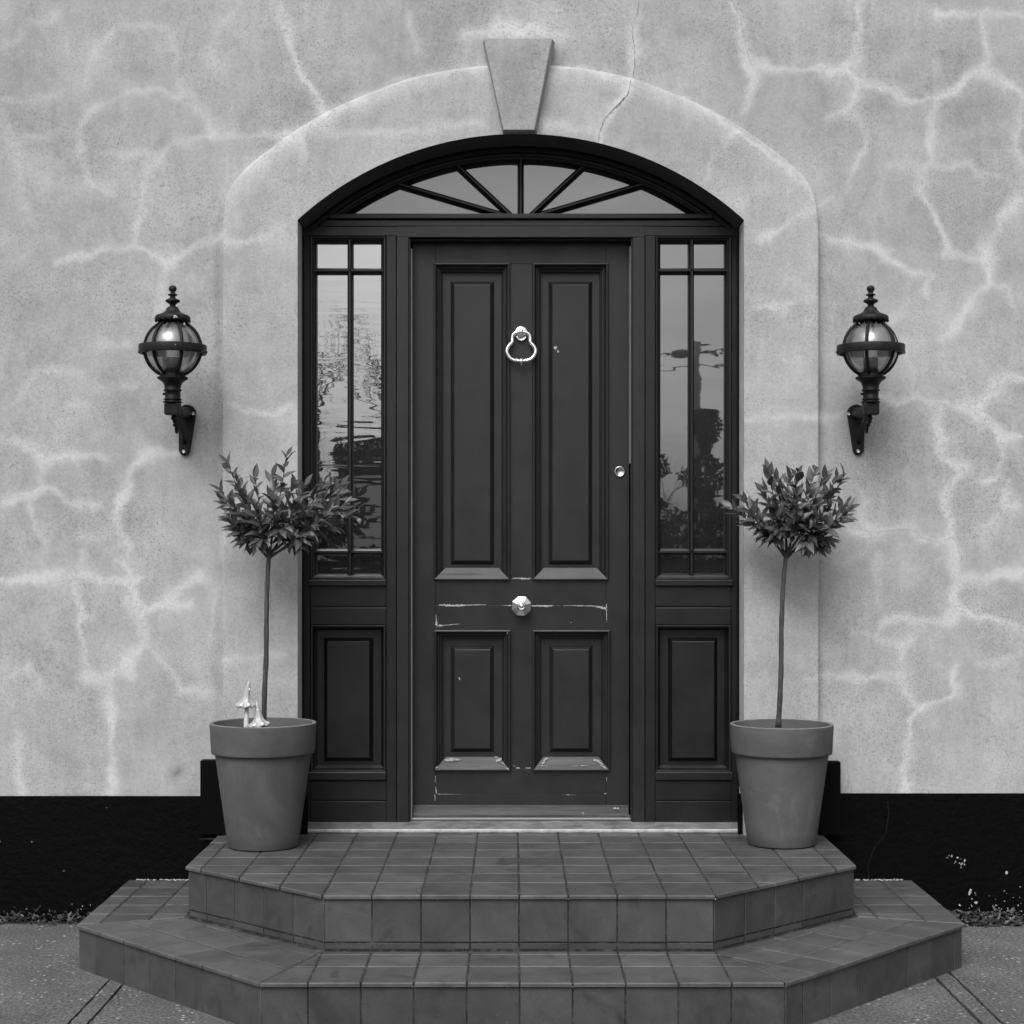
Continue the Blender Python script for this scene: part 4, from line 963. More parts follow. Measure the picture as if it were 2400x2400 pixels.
# light crumbs of mortar along noses and the wall line
mb = MB(); cr = random.Random(5)
def crumbs(a, b, z, n, lo_, hi, off=.0):
    L_ = math.dist(a, b); nx, ny = (b[1]-a[1])/L_, -(b[0]-a[0])/L_
    for _ in range(n):
        t_ = cr.random(); s_ = cr.uniform(lo_, hi); x = a[0]+(b[0]-a[0])*t_; y = a[1]+(b[1]-a[1])*t_
        ux, uy = (b[0]-a[0])/L_, (b[1]-a[1])/L_; h = s_*cr.uniform(.4, .8); L2 = s_*cr.uniform(.6, 2.6)
        o_ = off; c_ = [(x-ux*L2+nx*o_, y-uy*L2+ny*o_, z), (x+ux*L2+nx*o_, y+uy*L2+ny*o_, z), (x+ux*L2*.7+nx*(o_+.0012), y+uy*L2*.7+ny*(o_+.0012), z-h), (x-ux*L2*.8+nx*(o_+.0012), y-uy*L2*.8+ny*(o_+.0012), z-h*.8)]
        mb.add(c_, [(0, 1, 2, 3)])
for P_, z in ((UP, Z_T2-.0125), (LP, Z_T1-.0125)):
    for k in range(3): crumbs(P_[k], P_[k+1], z, 26, .0008, .0028, -.0085)
for xa, xb in ((-1.40, -1.10), (1.22, 1.46)):
    for _ in range(70):
        x = cr.uniform(xa, xb); s_ = cr.uniform(.0015, .0045); mb.sphere((x, YB-cr.uniform(0, .008), Z_T1+cr.uniform(0, .003)), s_, seg=6, sq=(1.6, 1, .7))
mb.build('mortar_crumbs', M['chip'], steps)['kind'] = 'stuff'

# ------------------------------------------------------------------ pavement and ground
def slab(mb, x0, x1, y0, y1, seed):
    cr = random.Random(seed); top = []
    def edge(ax, ay, bx, by):
        n = max(2, int(math.dist((ax, ay), (bx, by))/.03)); out = []
        for i in range(n): t_ = i/n; out.append((ax+(bx-ax)*t_+cr.uniform(-.0022, .0022), ay+(by-ay)*t_+cr.uniform(-.0022, .0022)))
        return out
    p_ = edge(x0, y0, x1, y0)+edge(x1, y0, x1, y1)+edge(x1, y1, x0, y1)+edge(x0, y1, x0, y0); n = len(p_)
    vs = [(x, y, 0) for x, y in p_]+[(x, y, -.03) for x, y in p_]
    mb.add(vs, [tuple(range(n))]+[(k, n+k, n+(k+1) % n, (k+1) % n) for k in range(n)])
mb = MB(); g_ = .008
for k, (a, b) in enumerate([(-7, -1.287), (-1.280, -1.231), (-1.222, 1.352), (1.362, 1.414), (1.424, 7)]):
    slab(mb, a, b, -3.9, -.045-(.012 if k == 4 else 0), k)
for k in range(6): slab(mb, -7+k*2.4, -7+k*2.4+2.39, -6.5, -3.91, 20+k)
tag(mb.build('pavement', M['concrete']), kind='structure')
mb = MB(); mb.add([(-120, -200, -.014), (120, -200, -.014), (120, 6, -.014), (-120, 6, -.014)], [(0, 1, 2, 3)], 0)
mb.add([(-7, -4, -.010), (7, -4, -.010), (7, .2, -.010), (-7, .2, -.010)], [(0, 1, 2, 3)], 1)
tag(mb.build('ground', [M['asphalt'], M['dirt']]), kind='structure')

# ------------------------------------------------------------------ leaves
def leaf_geo(L_, W_, fold=.35, bend=.25, n=6, wave=0, r=rnd):
    """local: x along the leaf, y across, z up"""
    vs = []; rib = []
    for i in range(n+1):
        t_ = i/n; w_ = W_*max(.03, (math.sin(math.pi*min(1, t_**.85*.97+.03)))**.9)*(1-.25*t_); x = L_*t_; z = -bend*L_*t_*t_
        wv = wave*L_*math.sin(t_*11+W_*900)
        vs += [(x, w_/2, z+fold*w_/2+wv), (x, 0, z), (x, -w_/2, z+fold*w_/2-wv)]; rib += [0, 1, 0]
    fs = []
    for i in range(n): a = 3*i; fs += [(a, a+3, a+4, a+1), (a+1, a+4, a+5, a+2)]
    return vs, fs, rib
def put_leaf(mb, p, d_, up, L_, W_, tone, **k):
    d_ = d_.normalized(); s_ = d_.cross(up); 
    if s_.length < .05: s_ = d_.cross(Vector((1, 0, 0)))
    s_.normalize(); u = s_.cross(d_)
    vs, fs, rib = leaf_geo(L_, W_, **k)
    mb.add([p+d_*a+s_*b+u*c for a, b, c in vs], fs, 0, True, tone=tone, rib=rib)

def bay_tree(base, trunk_px, dpl, tips, seed, label, heads, zs_, extra=None):
    cr = random.Random(seed)
    root = empty('bay_tree', base); tag(root, label, 'small tree', 'potted bay trees')
    tp = [Vector((WX(x, dpl), dpl-D, HZ(y, dpl))) for x, y in trunk_px]
    q = [Vector(t) for t in zip(*[np.interp(np.linspace(0, 1, 26), np.linspace(0, 1, len(tp)), [p[i] for p in tp]) for i in range(3)])]
    mb = MB(); rr = [.0098-.0022*i/25+.0006*math.sin(i*1.9) for i in range(26)]; rr[0] = .012; mb.tube(q, rr, 12)
    for k in (7, 12, 15, 19): mb.sphere(q[k]+Vector((.007*math.cos(k), -.004, 0)), .0035, seg=8, sq=(1, 1, .6))
    mb.build('trunk', M['bark'], root)
    top = q[-1]; br = MB(); fo = MB()
    T3 = []
    for (px, py, kind) in tips:
        dd = dpl+(0 if kind == 's' else cr.uniform(-.105, .10)); T3.append((Vector((WX(px, dd), dd-D, HZ(py, dd))), kind))
    T3.sort(key=lambda t: math.atan2(t[0].x-top.x, t[0].z-top.z+.05)); hubs = {}
    for k in range(0, len(T3), 5):      # five twigs share one limb
        grp = T3[k:k+5]; mean = sum((t[0] for t in grp), Vector())/len(grp); hub = top.lerp(mean, .42)+Vector((0, cr.uniform(-.03, .03), -.012))
        st = top+Vector((0, 0, -.022*cr.random())); md = st.lerp(hub, .5)+Vector((cr.uniform(-.008, .008), cr.uniform(-.01, .01), -.006))
        br.tube([st*(1-t_)**2+md*2*t_*(1-t_)+hub*t_*t_ for t_ in [i/6 for i in range(7)]], [.0056-.0022*i/6 for i in range(7)], 8)
        for j in range(k, k+len(grp)): hubs[j] = hub
    for ti, (tip, kind) in enumerate(T3):
        start = hubs[ti].lerp(top, .25*cr.random())
        mid = start.lerp(tip, .45)+Vector((cr.uniform(-.015, .015), cr.uniform(-.012, .012), -.008+(.0 if tip.z > top.z+.05 else .02)))
        path = []
        for i in range(9):
            t_ = i/8; path.append(start*(1-t_)**2+mid*2*t_*(1-t_)+tip*t_*t_)
        br.tube(path, [.0033-.0023*i/8 for i in range(9)], 6)
        n = {'b': 15, 's': 9, 'd': 13}[kind]; a = cr.uniform(0, 6.28)
        for j in range(n):
            t_ = 1-(j/n)**1.15*(.95 if kind != 's' else .5); i = min(7, int(t_*8)); f = t_*8-i
            p = path[i].lerp(path[i+1], f); tg = (path[i+1]-path[i]).normalized()
            a += 2.399; s1 = tg.cross(Vector((.3, .2, 1))).normalized(); s2 = tg.cross(s1)
            out_ = s1*math.cos(a)+s2*math.sin(a); spread = .42+.85*(j/n)
            d_ = tg*(1-.35*j/n)+out_*spread+Vector((0, 0, -.25*(j/n) if kind != 'd' else -.55))+Vector((cr.uniform(-.2, .2), cr.uniform(-.2, .2), cr.uniform(-.15, .15)))
            L_ = cr.uniform(.042, .070)*(1 if j > 1 else .85); W_ = L_*cr.uniform(.36, .50)
            up_ = (tg*.5+Vector((0, -1.0, .8))+Vector((cr.uniform(-.7, .7), cr.uniform(-.6, .6), 0)))
            put_leaf(fo, p, d_, up_, L_, W_, cr.choice([.35, .55, .75, 1.0, 1.3, 1.7, 2.3]), fold=cr.uniform(.15, .6), bend=cr.uniform(-.05, .35), wave=cr.uniform(0, .03))
    br.build('branches', M['twig'], root); fo.build('foliage', M['leaf'], root)
    return root
YPL, YPR = D-.235, D-.185
tipsL = [(533,1085,'s'),(672,1068,'s'),(516,1150,'b'),(560,1128,'b'),(598,1122,'b'),(640,1118,'b'),(690,1135,'b'),(715,1138,'b'),(760,1132,'b'),(795,1160,'b'),(803,1195,'d'),(790,1222,'d'),
 (735,1225,'b'),(705,1255,'d'),(556,1232,'b'),(535,1215,'b'),(530,1178,'b'),(575,1165,'b'),(600,1190,'b'),(640,1170,'b'),(690,1180,'b'),(742,1180,'b'),(620,1232,'b'),(662,1232,'d'),(570,1262,'d'),(603,1268,'d'),(690,1272,'d'),(548,1195,'b'),(770,1195,'b'),(800,1135,'b'),(815,1175,'b'),(812,1210,'b'),(780,1165,'b'),(745,1150,'b'),(585,1215,'b'),(670,1205,'b'),(715,1205,'b'),(645,1140,'b')]
bay_tree((WX(617, YPL), YPL-D, .70), [(618,1712),(620,1620),(624,1540),(624.5,1450),(626,1380),(629,1320),(630.5,1296)], YPL, tipsL, 5,
         'taller sprawling bay tree reaching across the sidelight beside the mushroom ornaments', 0, 0)
tipsR = [(1716,1192,'b'),(1745,1172,'b'),(1800,1100,'b'),(1818,1115,'b'),(1868,1105,'b'),(1850,1120,'b'),(1910,1105,'b'),(1935,1115,'b'),(1960,1120,'b'),(1975,1122,'s'),(1985,1180,'b'),(1990,1190,'b'),(1975,1215,'b'),(1955,1235,'d'),
 (1945,1265,'d'),(1925,1280,'d'),(1890,1270,'d'),(1860,1240,'b'),(1820,1240,'d'),(1800,1250,'d'),(1780,1215,'d'),(1765,1180,'b'),(1735,1188,'d'),(1790,1150,'b'),(1830,1150,'b'),(1870,1160,'b'),(1900,1150,'b'),
 (1930,1165,'b'),(1850,1190,'b'),(1890,1200,'b'),(1920,1210,'b'),(1815,1190,'b'),(1870,1220,'b'),(1905,1240,'b'),(1940,1195,'b')]
bay_tree((WX(1830, YPR), YPR-D, .70), [(1824,1705),(1828,1640),(1831,1560),(1831,1480),(1834,1400),(1838,1340),(1843,1296)], YPR, tipsR, 9,
         'round headed bay tree in the pot without ornaments', 0, 0)

# ------------------------------------------------------------------ pots
def pot(x, y, sc, label, seed):
    root = empty('plant_pot', (x, y, Z_T2)); tag(root, label, 'plant pot', 'clay pots beside the door')
    z = lambda a: Z_T2+.0008+a*sc
    mb = MB(); mb.lathe([(.0, z(0)), (.112*sc, z(0)), (.1225*sc, z(.002)), (.1245*sc, z(.006)), (.131*sc, z(.05)), (.1700*sc, z(.330)), (.1705*sc, z(.338))], x, y, 96)
    mb.build('pot_body', M['pot'], root)
    mb = MB(); mb.lathe([(.1690*sc, z(.336)), (.1800*sc, z(.3335)), (.1828*sc, z(.336)), (.1838*sc, z(.341)), (.1890*sc, z(.4365)), (.1885*sc, z(.4395))], x, y, 96)
    mb.lathe([(.1885*sc, z(.4395)), (.1870*sc, z(.4415)), (.1790*sc, z(.4420)), (.1762*sc, z(.4405))], x, y, 96, mi=1)
    mb.lathe([(.1762*sc, z(.4405)), (.1745*sc, z(.436)), (.1640*sc, z(.370))], x, y, 96)
    mb.build('pot_rim', [M['pot'], M['potrim']], root)
    mb = MB(); n = 48; cr = random.Random(seed); vs = [(x, y, z(.395))]; fs = []
    for j in range(1, 9):
        for k in range(n): a = 2*math.pi*k/n; r_ = .168*sc*j/8; vs.append((x+r_*math.cos(a), y+r_*math.sin(a), z(.392)+cr.uniform(-.004, .004)))
    fs += [(0, 1+k, 1+(k+1) % n) for k in range(n)]
    for j in range(7):
        for k in range(n): k2 = (k+1) % n; fs.append((1+j*n+k, 1+(j+1)*n+k, 1+(j+1)*n+k2, 1+j*n+k2))
    mb.add(vs, fs, 0, True); mb.build('soil', M['soil'], root)
pot(WX(617, YPL), YPL-D, 1.0, 'clay pot holding the two mushroom ornaments', 1)
pot(WX(1831.8, YPR), YPR-D, .978, 'clay pot with faint pale bloom and only a tree in it', 2)

# ------------------------------------------------------------------ mushroom ornaments
def mushroom(cx, tipx, ztip, zbrim, r_, yy_, stem_px, label, tilt):
    d_ = D+yy_; X = WX(cx, d_); Xt = WX(tipx, d_); root = empty('mushroom_ornament', (X, yy_, .70)); tag(root, label, 'ornament', 'ceramic mushrooms in the pot')
    mb = MB(); n = 64; H_ = ztip-zbrim; rows_ = [(0, 1.0), (.035, .995), (.06, .97), (.085, .93), (.12, .85), (.17, .72), (.23, .58), (.32, .44), (.42, .38), (.55, .32), (.7, .26), (.85, .20), (.95, .13), (1, .03)]
    vs = []; sp_ = []
    for h, w_ in [(-.03, .55), (-.02, .9)]+rows_:
        for k in range(n):
            a = 2*math.pi*k/n; lob = math.cos(7*a+1.2); amp = .10*max(0, 1-h*1.4); rr = r_*w_*(1+amp*lob); zz = zbrim+H_*h+(.16*r_*lob*(1-h*6) if -.01 < h < .17 else 0)
            cxx = X+(Xt-X)*max(0, h)**1.4
            vs.append((cxx+rr*math.cos(a), yy_+rr*math.sin(a), zz-tilt*(rr*math.cos(a))))
            s_ = 0.0
            if .03 < h < .13 and lob > .72: s_ = 1.
            sp_.append(s_)
    m_ = len(rows_)+2; fs = [(i*n+k, i*n+(k+1) % n, (i+1)*n+(k+1) % n, (i+1)*n+k) for i in range(m_-1) for k in range(n)]
    mb.add(vs, fs, 0, True, spot=sp_); xs_ = Xt-.15*(Xt-X)+.0035; mb.sphere((xs_, yy_-r_*.20, zbrim+H_*.66), .0036, spot=1.0, seg=12)
    mb.build('cap', M['cap'], root)
    mb = MB(); a, b = stem_px; mb.tube([(WX(a, d_), yy_, .70), (WX((a+b)/2-1, d_), yy_, (.70+zbrim)/2), (WX(b, d_), yy_, zbrim+H_*.2)], [.0088, .0085, .0065], 16); mb.build('stem', M['stem'], root)
ym = -.335; dm = D+ym
mushroom(575.5, 584.5, HZ(1594.5, dm), HZ(1656, dm), .0325, ym, (576.5, 579), 'taller ceramic mushroom with pointed cap on a bare stem', 0)
mushroom(607.5, 601.5, HZ(1643, dm), HZ(1702, dm), .0355, ym+.004, (607, 606), 'low ceramic mushroom whose cap rests by the tree stem', -.12)

# ------------------------------------------------------------------ wall lamps
dA = 6.12; sA = FPX/dA
def lamp(pxa, plate_top, plate_bot, screws, label, rot, side):
    ya = dA-D; X = WX(pxa, dA); root = empty('wall_lamp', (X, Y_WALL, HZ(967, D))); tag(root, label, 'wall lamp', 'globe lamps beside the doorway')
    z = lambda zy: CZ+(1300-(600+zy/3.865))/sA
    r = lambda rr: rr/3.865/sA
    mb = MB(); mb.lathe([(0.0001, z(266)), (r(16), z(268)), (r(31), z(278)), (r(37), z(295)), (r(33), z(312)), (r(22), z(324)), (r(21), z(336)), (r(28), z(342)), (r(44), z(348)), (r(45), z(354)), (r(28), z(362)),
        (r(22), z(372)), (r(30), z(384)), (r(62), z(398)), (r(68), z(408)), (r(62), z(418)), (r(34), z(434)), (r(26), z(446)), (r(28), z(456)), (r(44), z(464)), (r(50), z(470))], X, ya, 36)
    mb.build('finial', M['ironpaint'], root)
    def scal(rr, zz, a):
        if zz < z(560): zz += (.0042*abs(math.sin(a*10)))*(-1 if False else 1)*0 - .0085*abs(math.sin(a*9))*((z(560)-zz)/(z(560)-z(578)))
        return rr, zz
    mb = MB(); mb.lathe([(r(44), z(464)), (r(54), z(474)), (r(62), z(495)), (r(84), z(515)), (r(120), z(531)), (r(148), z(541)), (r(158), z(555)), (r(160), z(566)), (r(160), z(578)), (r(154), z(578)), (r(152), z(560)), (r(100), z(550))], X, ya, 144, rfun=scal)
    mb.build('canopy', M['ironpaint'], root)
    zc = HZ(817, dA); Rg = 62/sA
    bm = bmesh.new(); bmesh.ops.create_uvsphere(bm, u_segments=48, v_segments=32, radius=Rg); mb = MB(); mb.bm(bm, 0, True, Matrix.Translation((X, ya, zc))); mb.build('globe', M['globe'], root)
    Rr = .1015
    for k in range(6):
        a = R(30+60*k+rot-90); mb = MB(); pts = []
        for i in range(25):
            th_ = R(28+(154-28)*i/24); pts.append((X+Rr*math.sin(th_)*math.cos(a), ya+Rr*math.sin(th_)*math.sin(a), zc+Rr*math.cos(th_)))
        mb.tube(pts, .0062, 8); mb.build('cage_bar', M['iron'], root)
    zr = HZ(809, dA-.12)-.001; hb = .0155
    mb = MB(); mb.lathe([(.112, zr-hb), (.1195, zr-hb), (.1205, zr-hb+.002), (.1205, zr+hb-.002), (.1195, zr+hb), (.109, zr+hb), (.107, zr+hb-.003), (.108, zr-hb+.003), (.112, zr-hb)], X, ya, 64)
    for s_ in (-1, 1): mb.sphere((X+s_*.121, ya, zr-.009), .0045, seg=10)
    mb.build('band', M['ironpaint'], root)
    mb = MB(); mb.lathe([(0.0001, z(1050)), (r(66), z(1050)), (r(66), z(928)), (r(60), z(922)), (0.0001, z(922))], X, ya, 28); mb.build('lamp_holder', M['holder'], root)
    mb = MB(); mb.lathe([(r(58), z(922)), (r(60), z(860)), (r(60), z(780)), (r(52), z(745)), (r(25), z(722)), (0.0001, z(716))], X, ya, 28); mb.build('bulb', M['bulb'], root)
    mb = MB(); mb.lathe([(0.0001, z(1048)), (r(85), z(1052)), (r(108), z(1064)), (r(115), z(1080)), (r(112), z(1090)), (r(134), z(1097)), (r(139), z(1106)), (r(132), z(1117)), (r(108), z(1130)), (r(86), z(1150)), (r(76), z(1175)), (r(72), z(1205)),
        (r(80), z(1211)), (r(83), z(1217)), (r(79), z(1224)), (r(70), z(1228)), (r(70), z(1290)), (r(80), z(1293)), (r(82), z(1299)), (r(78), z(1305)), (r(72), z(1308)), (r(72), z(1315)), (r(86), z(1319)), (r(88), z(1325)), (r(80), z(1331)), (r(20), z(1333))], X, ya, 48)
    mb.sphere((X-r(80), ya, z(1250)), .005, seg=10); mb.build('neck', M['iron'], root)
    # elbow, arm and scroll bracket
    ze0, ze1 = z(1440), z(1331)
    mb = MB(); mb.box(X-r(68), X+r(68), ya-r(60), ya+r(66), ze0, ze1, .004)
    xt, zt_ = WX(plate_top[0], D+.01), HZ(plate_top[1], D+.01); xb, zb_ = WX(plate_bot[0], D+.01), HZ(plate_bot[1], D+.01)
    mb.tube([(X, ya+r(50), (ze0+ze1)/2-.002), (X*.6+xt*.4, (ya+.02)*.5-.03, (ze0+ze1)/2-.006), (xt, Y_WALL-.004, zt_)], [.019, .020, .022], 16)
    pts = []
    for i in range(15):
        t_ = i/14; pts.append((X+(xb-X)*t_, ya+.02+(Y_WALL-.012-ya-.02)*t_**.8, ze0+.004-(ze0-zb_-.02)*t_**1.7))
    mb.tube(pts, [.010-.003*i/14 for i in range(15)], 10)
    for (dx, dy, dz, q) in ((-.000, .012, -.010, .0095), (.002, .03, -.020, .009), (0, .045, -.032, .0085), (0, .06, -.030, .007)): mb.sphere((X+dx, ya+dy, ze0+dz), q, seg=12)
    # curl
    pts = [(X, ya+.075+.022*math.cos(a)*(1-a/11), ze0-.045+.022*math.sin(a)*(1-a/11)) for a in np.linspace(0, 8, 26)]; mb.tube(pts, .005, 8)
    mb.build('bracket', M['iron'], root)
    # teardrop wall plate
    mb = MB(); r1, r2 = .0325, .0205; pts = []
    dv = Vector((xb-xt, 0, zb_-zt_)); L_ = dv.length; dv.normalize(); nv = Vector((-dv.z, 0, dv.x)); be = math.asin((r1-r2)/L_)
    for i in range(25): a = math.pi/2-0+ (math.pi-2*0)*i/24; ang = (math.pi/2-be)+(2*math.pi-2*(math.pi/2-be))*i/24; pts.append((xt+r1*(dv.x*math.cos(ang)+nv.x*math.sin(ang)), zt_+r1*(dv.z*math.cos(ang)+nv.z*math.sin(ang))))
    for i in range(17): ang = -(math.pi/2-be)+(2*(math.pi/2-be))*i/16; pts.append((xb+r2*(dv.x*math.cos(ang)+nv.x*math.sin(ang)), zb_+r2*(dv.z*math.cos(ang)+nv.z*math.sin(ang))))
    y0 = Y_WALL+.004
    n = len(pts); ip = [((a-(xt+xb)/2)*.93+(xt+xb)/2, (b-(zt_+zb_)/2)*.965+(zt_+zb_)/2) for a, b in pts]
    vs = [(a, y0, b) for a, b in pts]+[(a, Y_WALL-.012, b) for a, b in pts]+[(a, Y_WALL-.016, b) for a, b in ip]
    mb.add(vs, [(j*n+k, j*n+(k+1) % n, (j+1)*n+(k+1) % n, (j+1)*n+k) for j in (0, 1) for k in range(n)]+[tuple(2*n+k for k in range(n))])
    pl_ = mb.build('wall_plate', M['iron'], root)
    for (a, b) in screws:
        mb = MB(); n = 20; vs = []; fs = []; cx_, cz_ = WX(a, D), HZ(b, D)
        for rr, y in [(.0062, Y_WALL-.014), (.0060, Y_WALL-.018), (.0045, Y_WALL-.0185), (.0025, Y_WALL-.0165), (.0002, Y_WALL-.016)]:
            for k in range(n): an = 2*math.pi*k/n; vs.append((cx_+rr*math.cos(an), y, cz_+rr*math.sin(an)))
        for i in range(4):
            for k in range(n): fs.append((i*n+k, i*n+(k+1) % n, (i+1)*n+(k+1) % n, (i+1)*n+k))
        mb.add(vs, fs, 0, True); mb.build('screw', M['nickel'], pl_)
    return root
lamp(404.8, (436, 967.5), (430, 1054), [(450.6, 968.6), (427.5, 1057)], 'black globe lamp with white chip on its scalloped cap, by the sprawling bay tree', 0, -1)
lamp(2040.8, (2009, 967.5), (2014.4, 1052.5), [(1992, 968.7), (2014.6, 1056.6)], 'black globe lamp above the round headed bay tree, no chip on its cap', 10, 1)
# white chip and spots
lp = [o for o in bpy.data.objects if o.name.startswith('wall_lamp')]
mb = MB(); z_ = lambda zy: CZ+(1300-(600+zy/3.865))/sA
for (a, b, rr) in ((645,548,5.5),(660,552,4),(638,556,3.5),(680,801,1.8)):
    off = (a-598)/3.865/sA; rad = .0625 if b < 700 else .1212
    mb.sphere((WX(404.8, dA)+off, dA-D-math.sqrt(max(0, rad*rad-off*off)), CZ+(1300-(600+b/3.865))/(FPX/(dA-rad))), rr/sA*.8, seg=8, sq=(1, .3, .9))
mb.build('paint_chips', M['chip'], lp[0])['kind'] = 'stuff'

# ------------------------------------------------------------------ cable end under the left plinth block, leaf litter
mb = MB(); zc_ = HZ(1968, D-.02)
mb.tube([(WX(466, D-.02), -.018, zc_), (WX(490, D-.02), -.020, zc_+.002), (WX(540, D-.02), -.018, zc_+.003), (WX(600, D-.02), -.018, zc_+.002)], .0035, 8)
tag(mb.build('cable', M['iron']), 'thin black cable along the foot of the wall behind the pot', 'cable')
mb = MB(); cr = random.Random(21)
def litter(x0, x1, n, big, ymin=-.075):
    for _ in range(n):
        x = cr.uniform(x0, x1); y = cr.uniform(ymin, .02); h = max(0, .035*(1-abs(y+.0)/.08))*cr.random()
        d_ = Vector((cr.uniform(-1, 1), cr.uniform(-1, 1), cr.uniform(-.25, .7))); L_ = cr.uniform(.012, .03)*big
        put_leaf(mb, Vector((x, y, h+.002)), d_, Vector((cr.uniform(-.6, .6), -.4, 1)), L_, L_*cr.uniform(.3, .6), cr.choice([.15, .25, .4, .7, 1.0, 1.6, 2.4]), fold=cr.uniform(0, .7), bend=cr.uniform(-.5, .5), wave=.05)
litter(-2.2, -1.47, 360, .8); litter(1.52, 1.86, 300, 1.35, -.10); litter(1.8, 2.4, 160, .7); litter(-2.0, -1.6, 50, 1.2)
litter(1.50, 1.75, 60, 1.2, -.10); litter(-3.5, -2.2, 200, .9); litter(2.4, 3.5, 200, .9)
for (px, py) in ((40, 2135), (168, 2134), (140, 2140)):      # little weed rosettes
    c = Vector((WX(px, D-.03), -.035, .012))
    for k in range(9):
        a = 2*math.pi*k/9+cr.uniform(-.2, .2); put_leaf(mb, c, Vector((math.cos(a), math.sin(a)*.7, cr.uniform(.25, .7))), Vector((0, 0, 1)), cr.uniform(.022, .036), .008, cr.uniform(1.0, 2.0), fold=.2, bend=.2)
for _ in range(40):          # twigs and scraps along the foot of the lower step
    t_ = cr.random(); a, b = (LP[2], LP[3]) if cr.random() < .75 else (LP[0], LP[1]); x = a[0]+(b[0]-a[0])*t_; y = a[1]+(b[1]-a[1])*t_; s_ = 1 if a is LP[2] else -1
    put_leaf(mb, Vector((x+s_*cr.uniform(.0, .03), y-cr.uniform(.0, .03), .002)), Vector((cr.uniform(-1, 1), cr.uniform(-1, 1), cr.uniform(0, .15))), Vector((0, 0, 1)), cr.uniform(.01, .03), .003, cr.choice([.2, .4, .8]), fold=.3, bend=.2)
tag(mb.build('leaf_litter', M['deadleaf']), 'dry leaves and small weeds gathered along the foot of the wall', 'leaf litter', kind='stuff')

# ------------------------------------------------------------------ across the road: what the sidelights mirror
cr = random.Random(77)
def foliage_box(mb, x0, x1, y0, y1, z0, z1, n, s0, s1):
    for _ in range(n):
        p = Vector((cr.uniform(x0, x1), cr.uniform(y0, y1), cr.uniform(z0, z1))); s_ = cr.uniform(s0, s1)
        a = Vector((cr.uniform(-1, 1), cr.uniform(-1, 1), cr.uniform(-1, 1))).normalized(); b = a.orthogonal().normalized()
        mb.add([p-a*s_, p+b*s_*.6, p+a*s_, p-b*s_*.6], [(0, 1, 2, 3)])
mb = MB(); mb.box(-16, 16, -26.2, -25.2, -.02, 1.75, .1); foliage_box(mb, -16, 16, -26.4, -24.9, .1, 2.05, 9000, .05, .16)
tag(mb.build('hedge', M['hedge']), 'long dark hedge across the road mirrored low in the sidelights', 'hedge')
mb = MB(); mb.box(-3.45, -2.2, -27.6, -26.9, -.02, 3.45, .1); foliage_box(mb, -3.5, -2.15, -27.8, -26.6, .5, 3.65, 1800, .05, .14)
tag(mb.build('hedge', M['hedge']), 'taller clipped evergreen block mirrored in the sidelight beside the mushrooms', 'hedge')
def bare_tree(x, y, h, seed, label, spread=1.0, dens=1.0):
    q = random.Random(seed); root = empty('bare_tree', (x, y, 0)); tag(root, label, 'tree')
    tr_ = MB(); cw = MB()
    def grow(p, d_, L_, r_, lev, mb_):
        pts = [p]; dd = d_.copy()
        for i in range(4): dd = (dd+Vector((q.uniform(-.22, .22), q.uniform(-.22, .22), q.uniform(-.05, .15)))).normalized(); pts.append(pts[-1]+dd*L_/4)
        mb_.tube(pts, [r_*(1-.45*i/4) for i in range(5)], 5 if lev else 8, caps=False)
        if lev < 5:
            for k in range(3 if lev < 4 else 4):
                b = pts[q.randint(1, 4)] if lev else pts[q.randint(2, 4)]; a = q.uniform(0, 6.28); s_ = q.uniform(.45, .95)*spread
                nd = (dd+Vector((math.cos(a)*s_, math.sin(a)*s_, q.uniform(-.1, .35)))).normalized(); grow(b, nd, L_*q.uniform(.58, .80), r_*.52, lev+1, cw)
    grow(Vector((x, y, -.05)), Vector((0, 0, 1)), h*.36, h*.013, 0, tr_)
    tr_.build('trunk', M['treebark'], root); cw.build('crown', M['treebark'], root)
bare_tree(-3.95, -31, 8.4, 4, 'bare branching tree mirrored in the sidelight beside the mushrooms', .9)
bare_tree(-3.05, -33, 8.0, 8, 'bare tree further back mirrored near the door in the same sidelight', 1.0)
bare_tree(2.9, -30, 4.2, 12, 'low bushy bare tree mirrored in the other sidelight', 1.1)
bare_tree(4.4, -29, 3.9, 15, 'small bare tree next to the utility pole reflection', 1.1)
po = empty('utility_pole', (3.95, -30, 0)); tag(po, 'wooden utility pole with crossarm mirrored in the sidelight', 'utility pole')
mb = MB(); mb.tube([(3.95, -30, -.1), (3.95, -30, 6.0)], [.15, .11], 12); mb.build('pole', M['pole'], po)
mb = MB(); mb.box(3.45, 4.45, -30.2, -30.1, 5.65, 5.78, .01); mb.build('crossarm', M['pole'], po)
mb = MB()
for z0_ in (5.75, 5.45):
    mb.tube([(3.95-.5*k, -30, z0_-.0*k+.022*(k-9)*(k-0)*.25) for k in range(0, 10)], .018, 5)
    mb.tube([(3.95+1.2*k, -30, z0_+.1*(k*k-8*k)*.06) for k in range(0, 9)], .018, 5)
mb.build('wires', M['dark'], po)

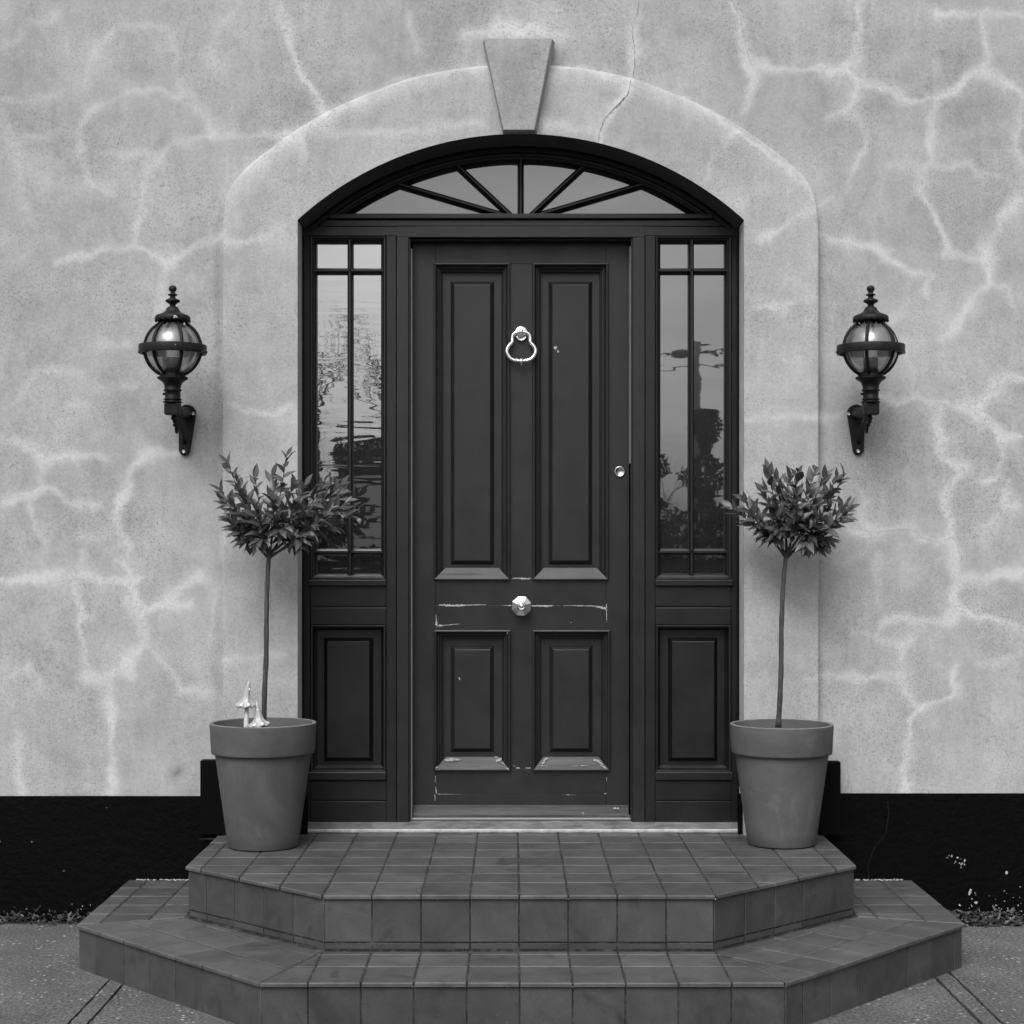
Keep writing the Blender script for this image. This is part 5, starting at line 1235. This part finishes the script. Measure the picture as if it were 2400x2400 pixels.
# white van parked across the road, side on to the house
vx, vy = -3.15, -19.6
van = empty('parked_van', (vx, vy, 0)); tag(van, 'white van parked side on across the road mirrored in the left sidelight', 'van')
g = G('van_paint'); M['van'] = g.out(.62, .4)
mb = MB(); pr = [(0, .42), (0, 1.2), (.05, 2.38), (.2, 2.46), (3.6, 2.46), (3.95, 2.3), (4.5, 1.35), (5.1, 1.12), (5.2, .42)]
vs = [(vx+u, vy-w_, z2) for w_ in (0, 1.9) for u, z2 in pr]; n = len(pr)
mb.add(vs, [(i, (i+1) % n, n+(i+1) % n, n+i) for i in range(n)]+[tuple(range(n)), tuple(range(2*n-1, n-1, -1))]); mb.build('body', M['van'], van)
mb = MB(); mb.add([(vx+3.35, vy+.01, 1.4), (vx+4.3, vy+.01, 1.4), (vx+3.9, vy+.01, 2.15), (vx+3.35, vy+.01, 2.15)], [(0, 1, 2, 3)]); mb.build('side_window', M['dark'], van)
for u in (.95, 4.2):
    for w_ in (.05, -1.75):
        mb = MB(); mb.tube([(vx+u, vy+w_-.22, .33), (vx+u, vy+w_, .33)], .33, 24); mb.build('wheel', M['dark'], van)
mb = MB(); mb.box(vx+.02, vx+5.1, vy-.0, vy+.015, .72, .80, .003); mb.build('side_strip', M['dark'], van)
mb = MB(); mb.box(-12, 12, -12.6, -12.0, -.02, 1.36, .06); foliage_box(mb, -7, 7, -12.7, -11.9, .05, 1.50, 6000, .03, .08)  # hedge added to block bright reflections in the bottom panes
tag(mb.build('hedge', M['hedge']), 'low dark hedge added nearest the house to darken the bottom panes', 'hedge')

for k, (x, y, h, wd, lab) in enumerate([(2.35, -23, 3.5, .75, 'ragged dark evergreen shrub mirrored nearer the door'), (3.45, -23.5, 3.9, .8, 'taller ragged evergreen shrub mirrored beside the pole')]):
    root = empty('evergreen_shrub', (x, y, 0)); tag(root, lab, 'shrub'); mb = MB(); cr = random.Random(90+k)
    for _ in range(2600):
        t_ = cr.random()**.7; z = h*t_; rr = wd*(1-.75*t_**2)*cr.random()**.6*(.7+.5*math.sin(z*7+k)); a = cr.uniform(0, 6.28); p = Vector((x+rr*math.cos(a), y+rr*math.sin(a)*.8, z)); s_ = cr.uniform(.03, .10)
        d1 = Vector((cr.uniform(-1, 1), cr.uniform(-1, 1), cr.uniform(-.2, 1.5))).normalized(); d2 = d1.orthogonal().normalized(); mb.add([p-d1*s_, p+d2*s_*.4, p+d1*s_, p-d2*s_*.4], [(0, 1, 2, 3)])
    mb.build('foliage', M['hedge'], root); mb = MB(); mb.tube([(x, y, -.05), (x, y, h*.8)], [.06, .02], 8); mb.build('stem', M['treebark'], root)
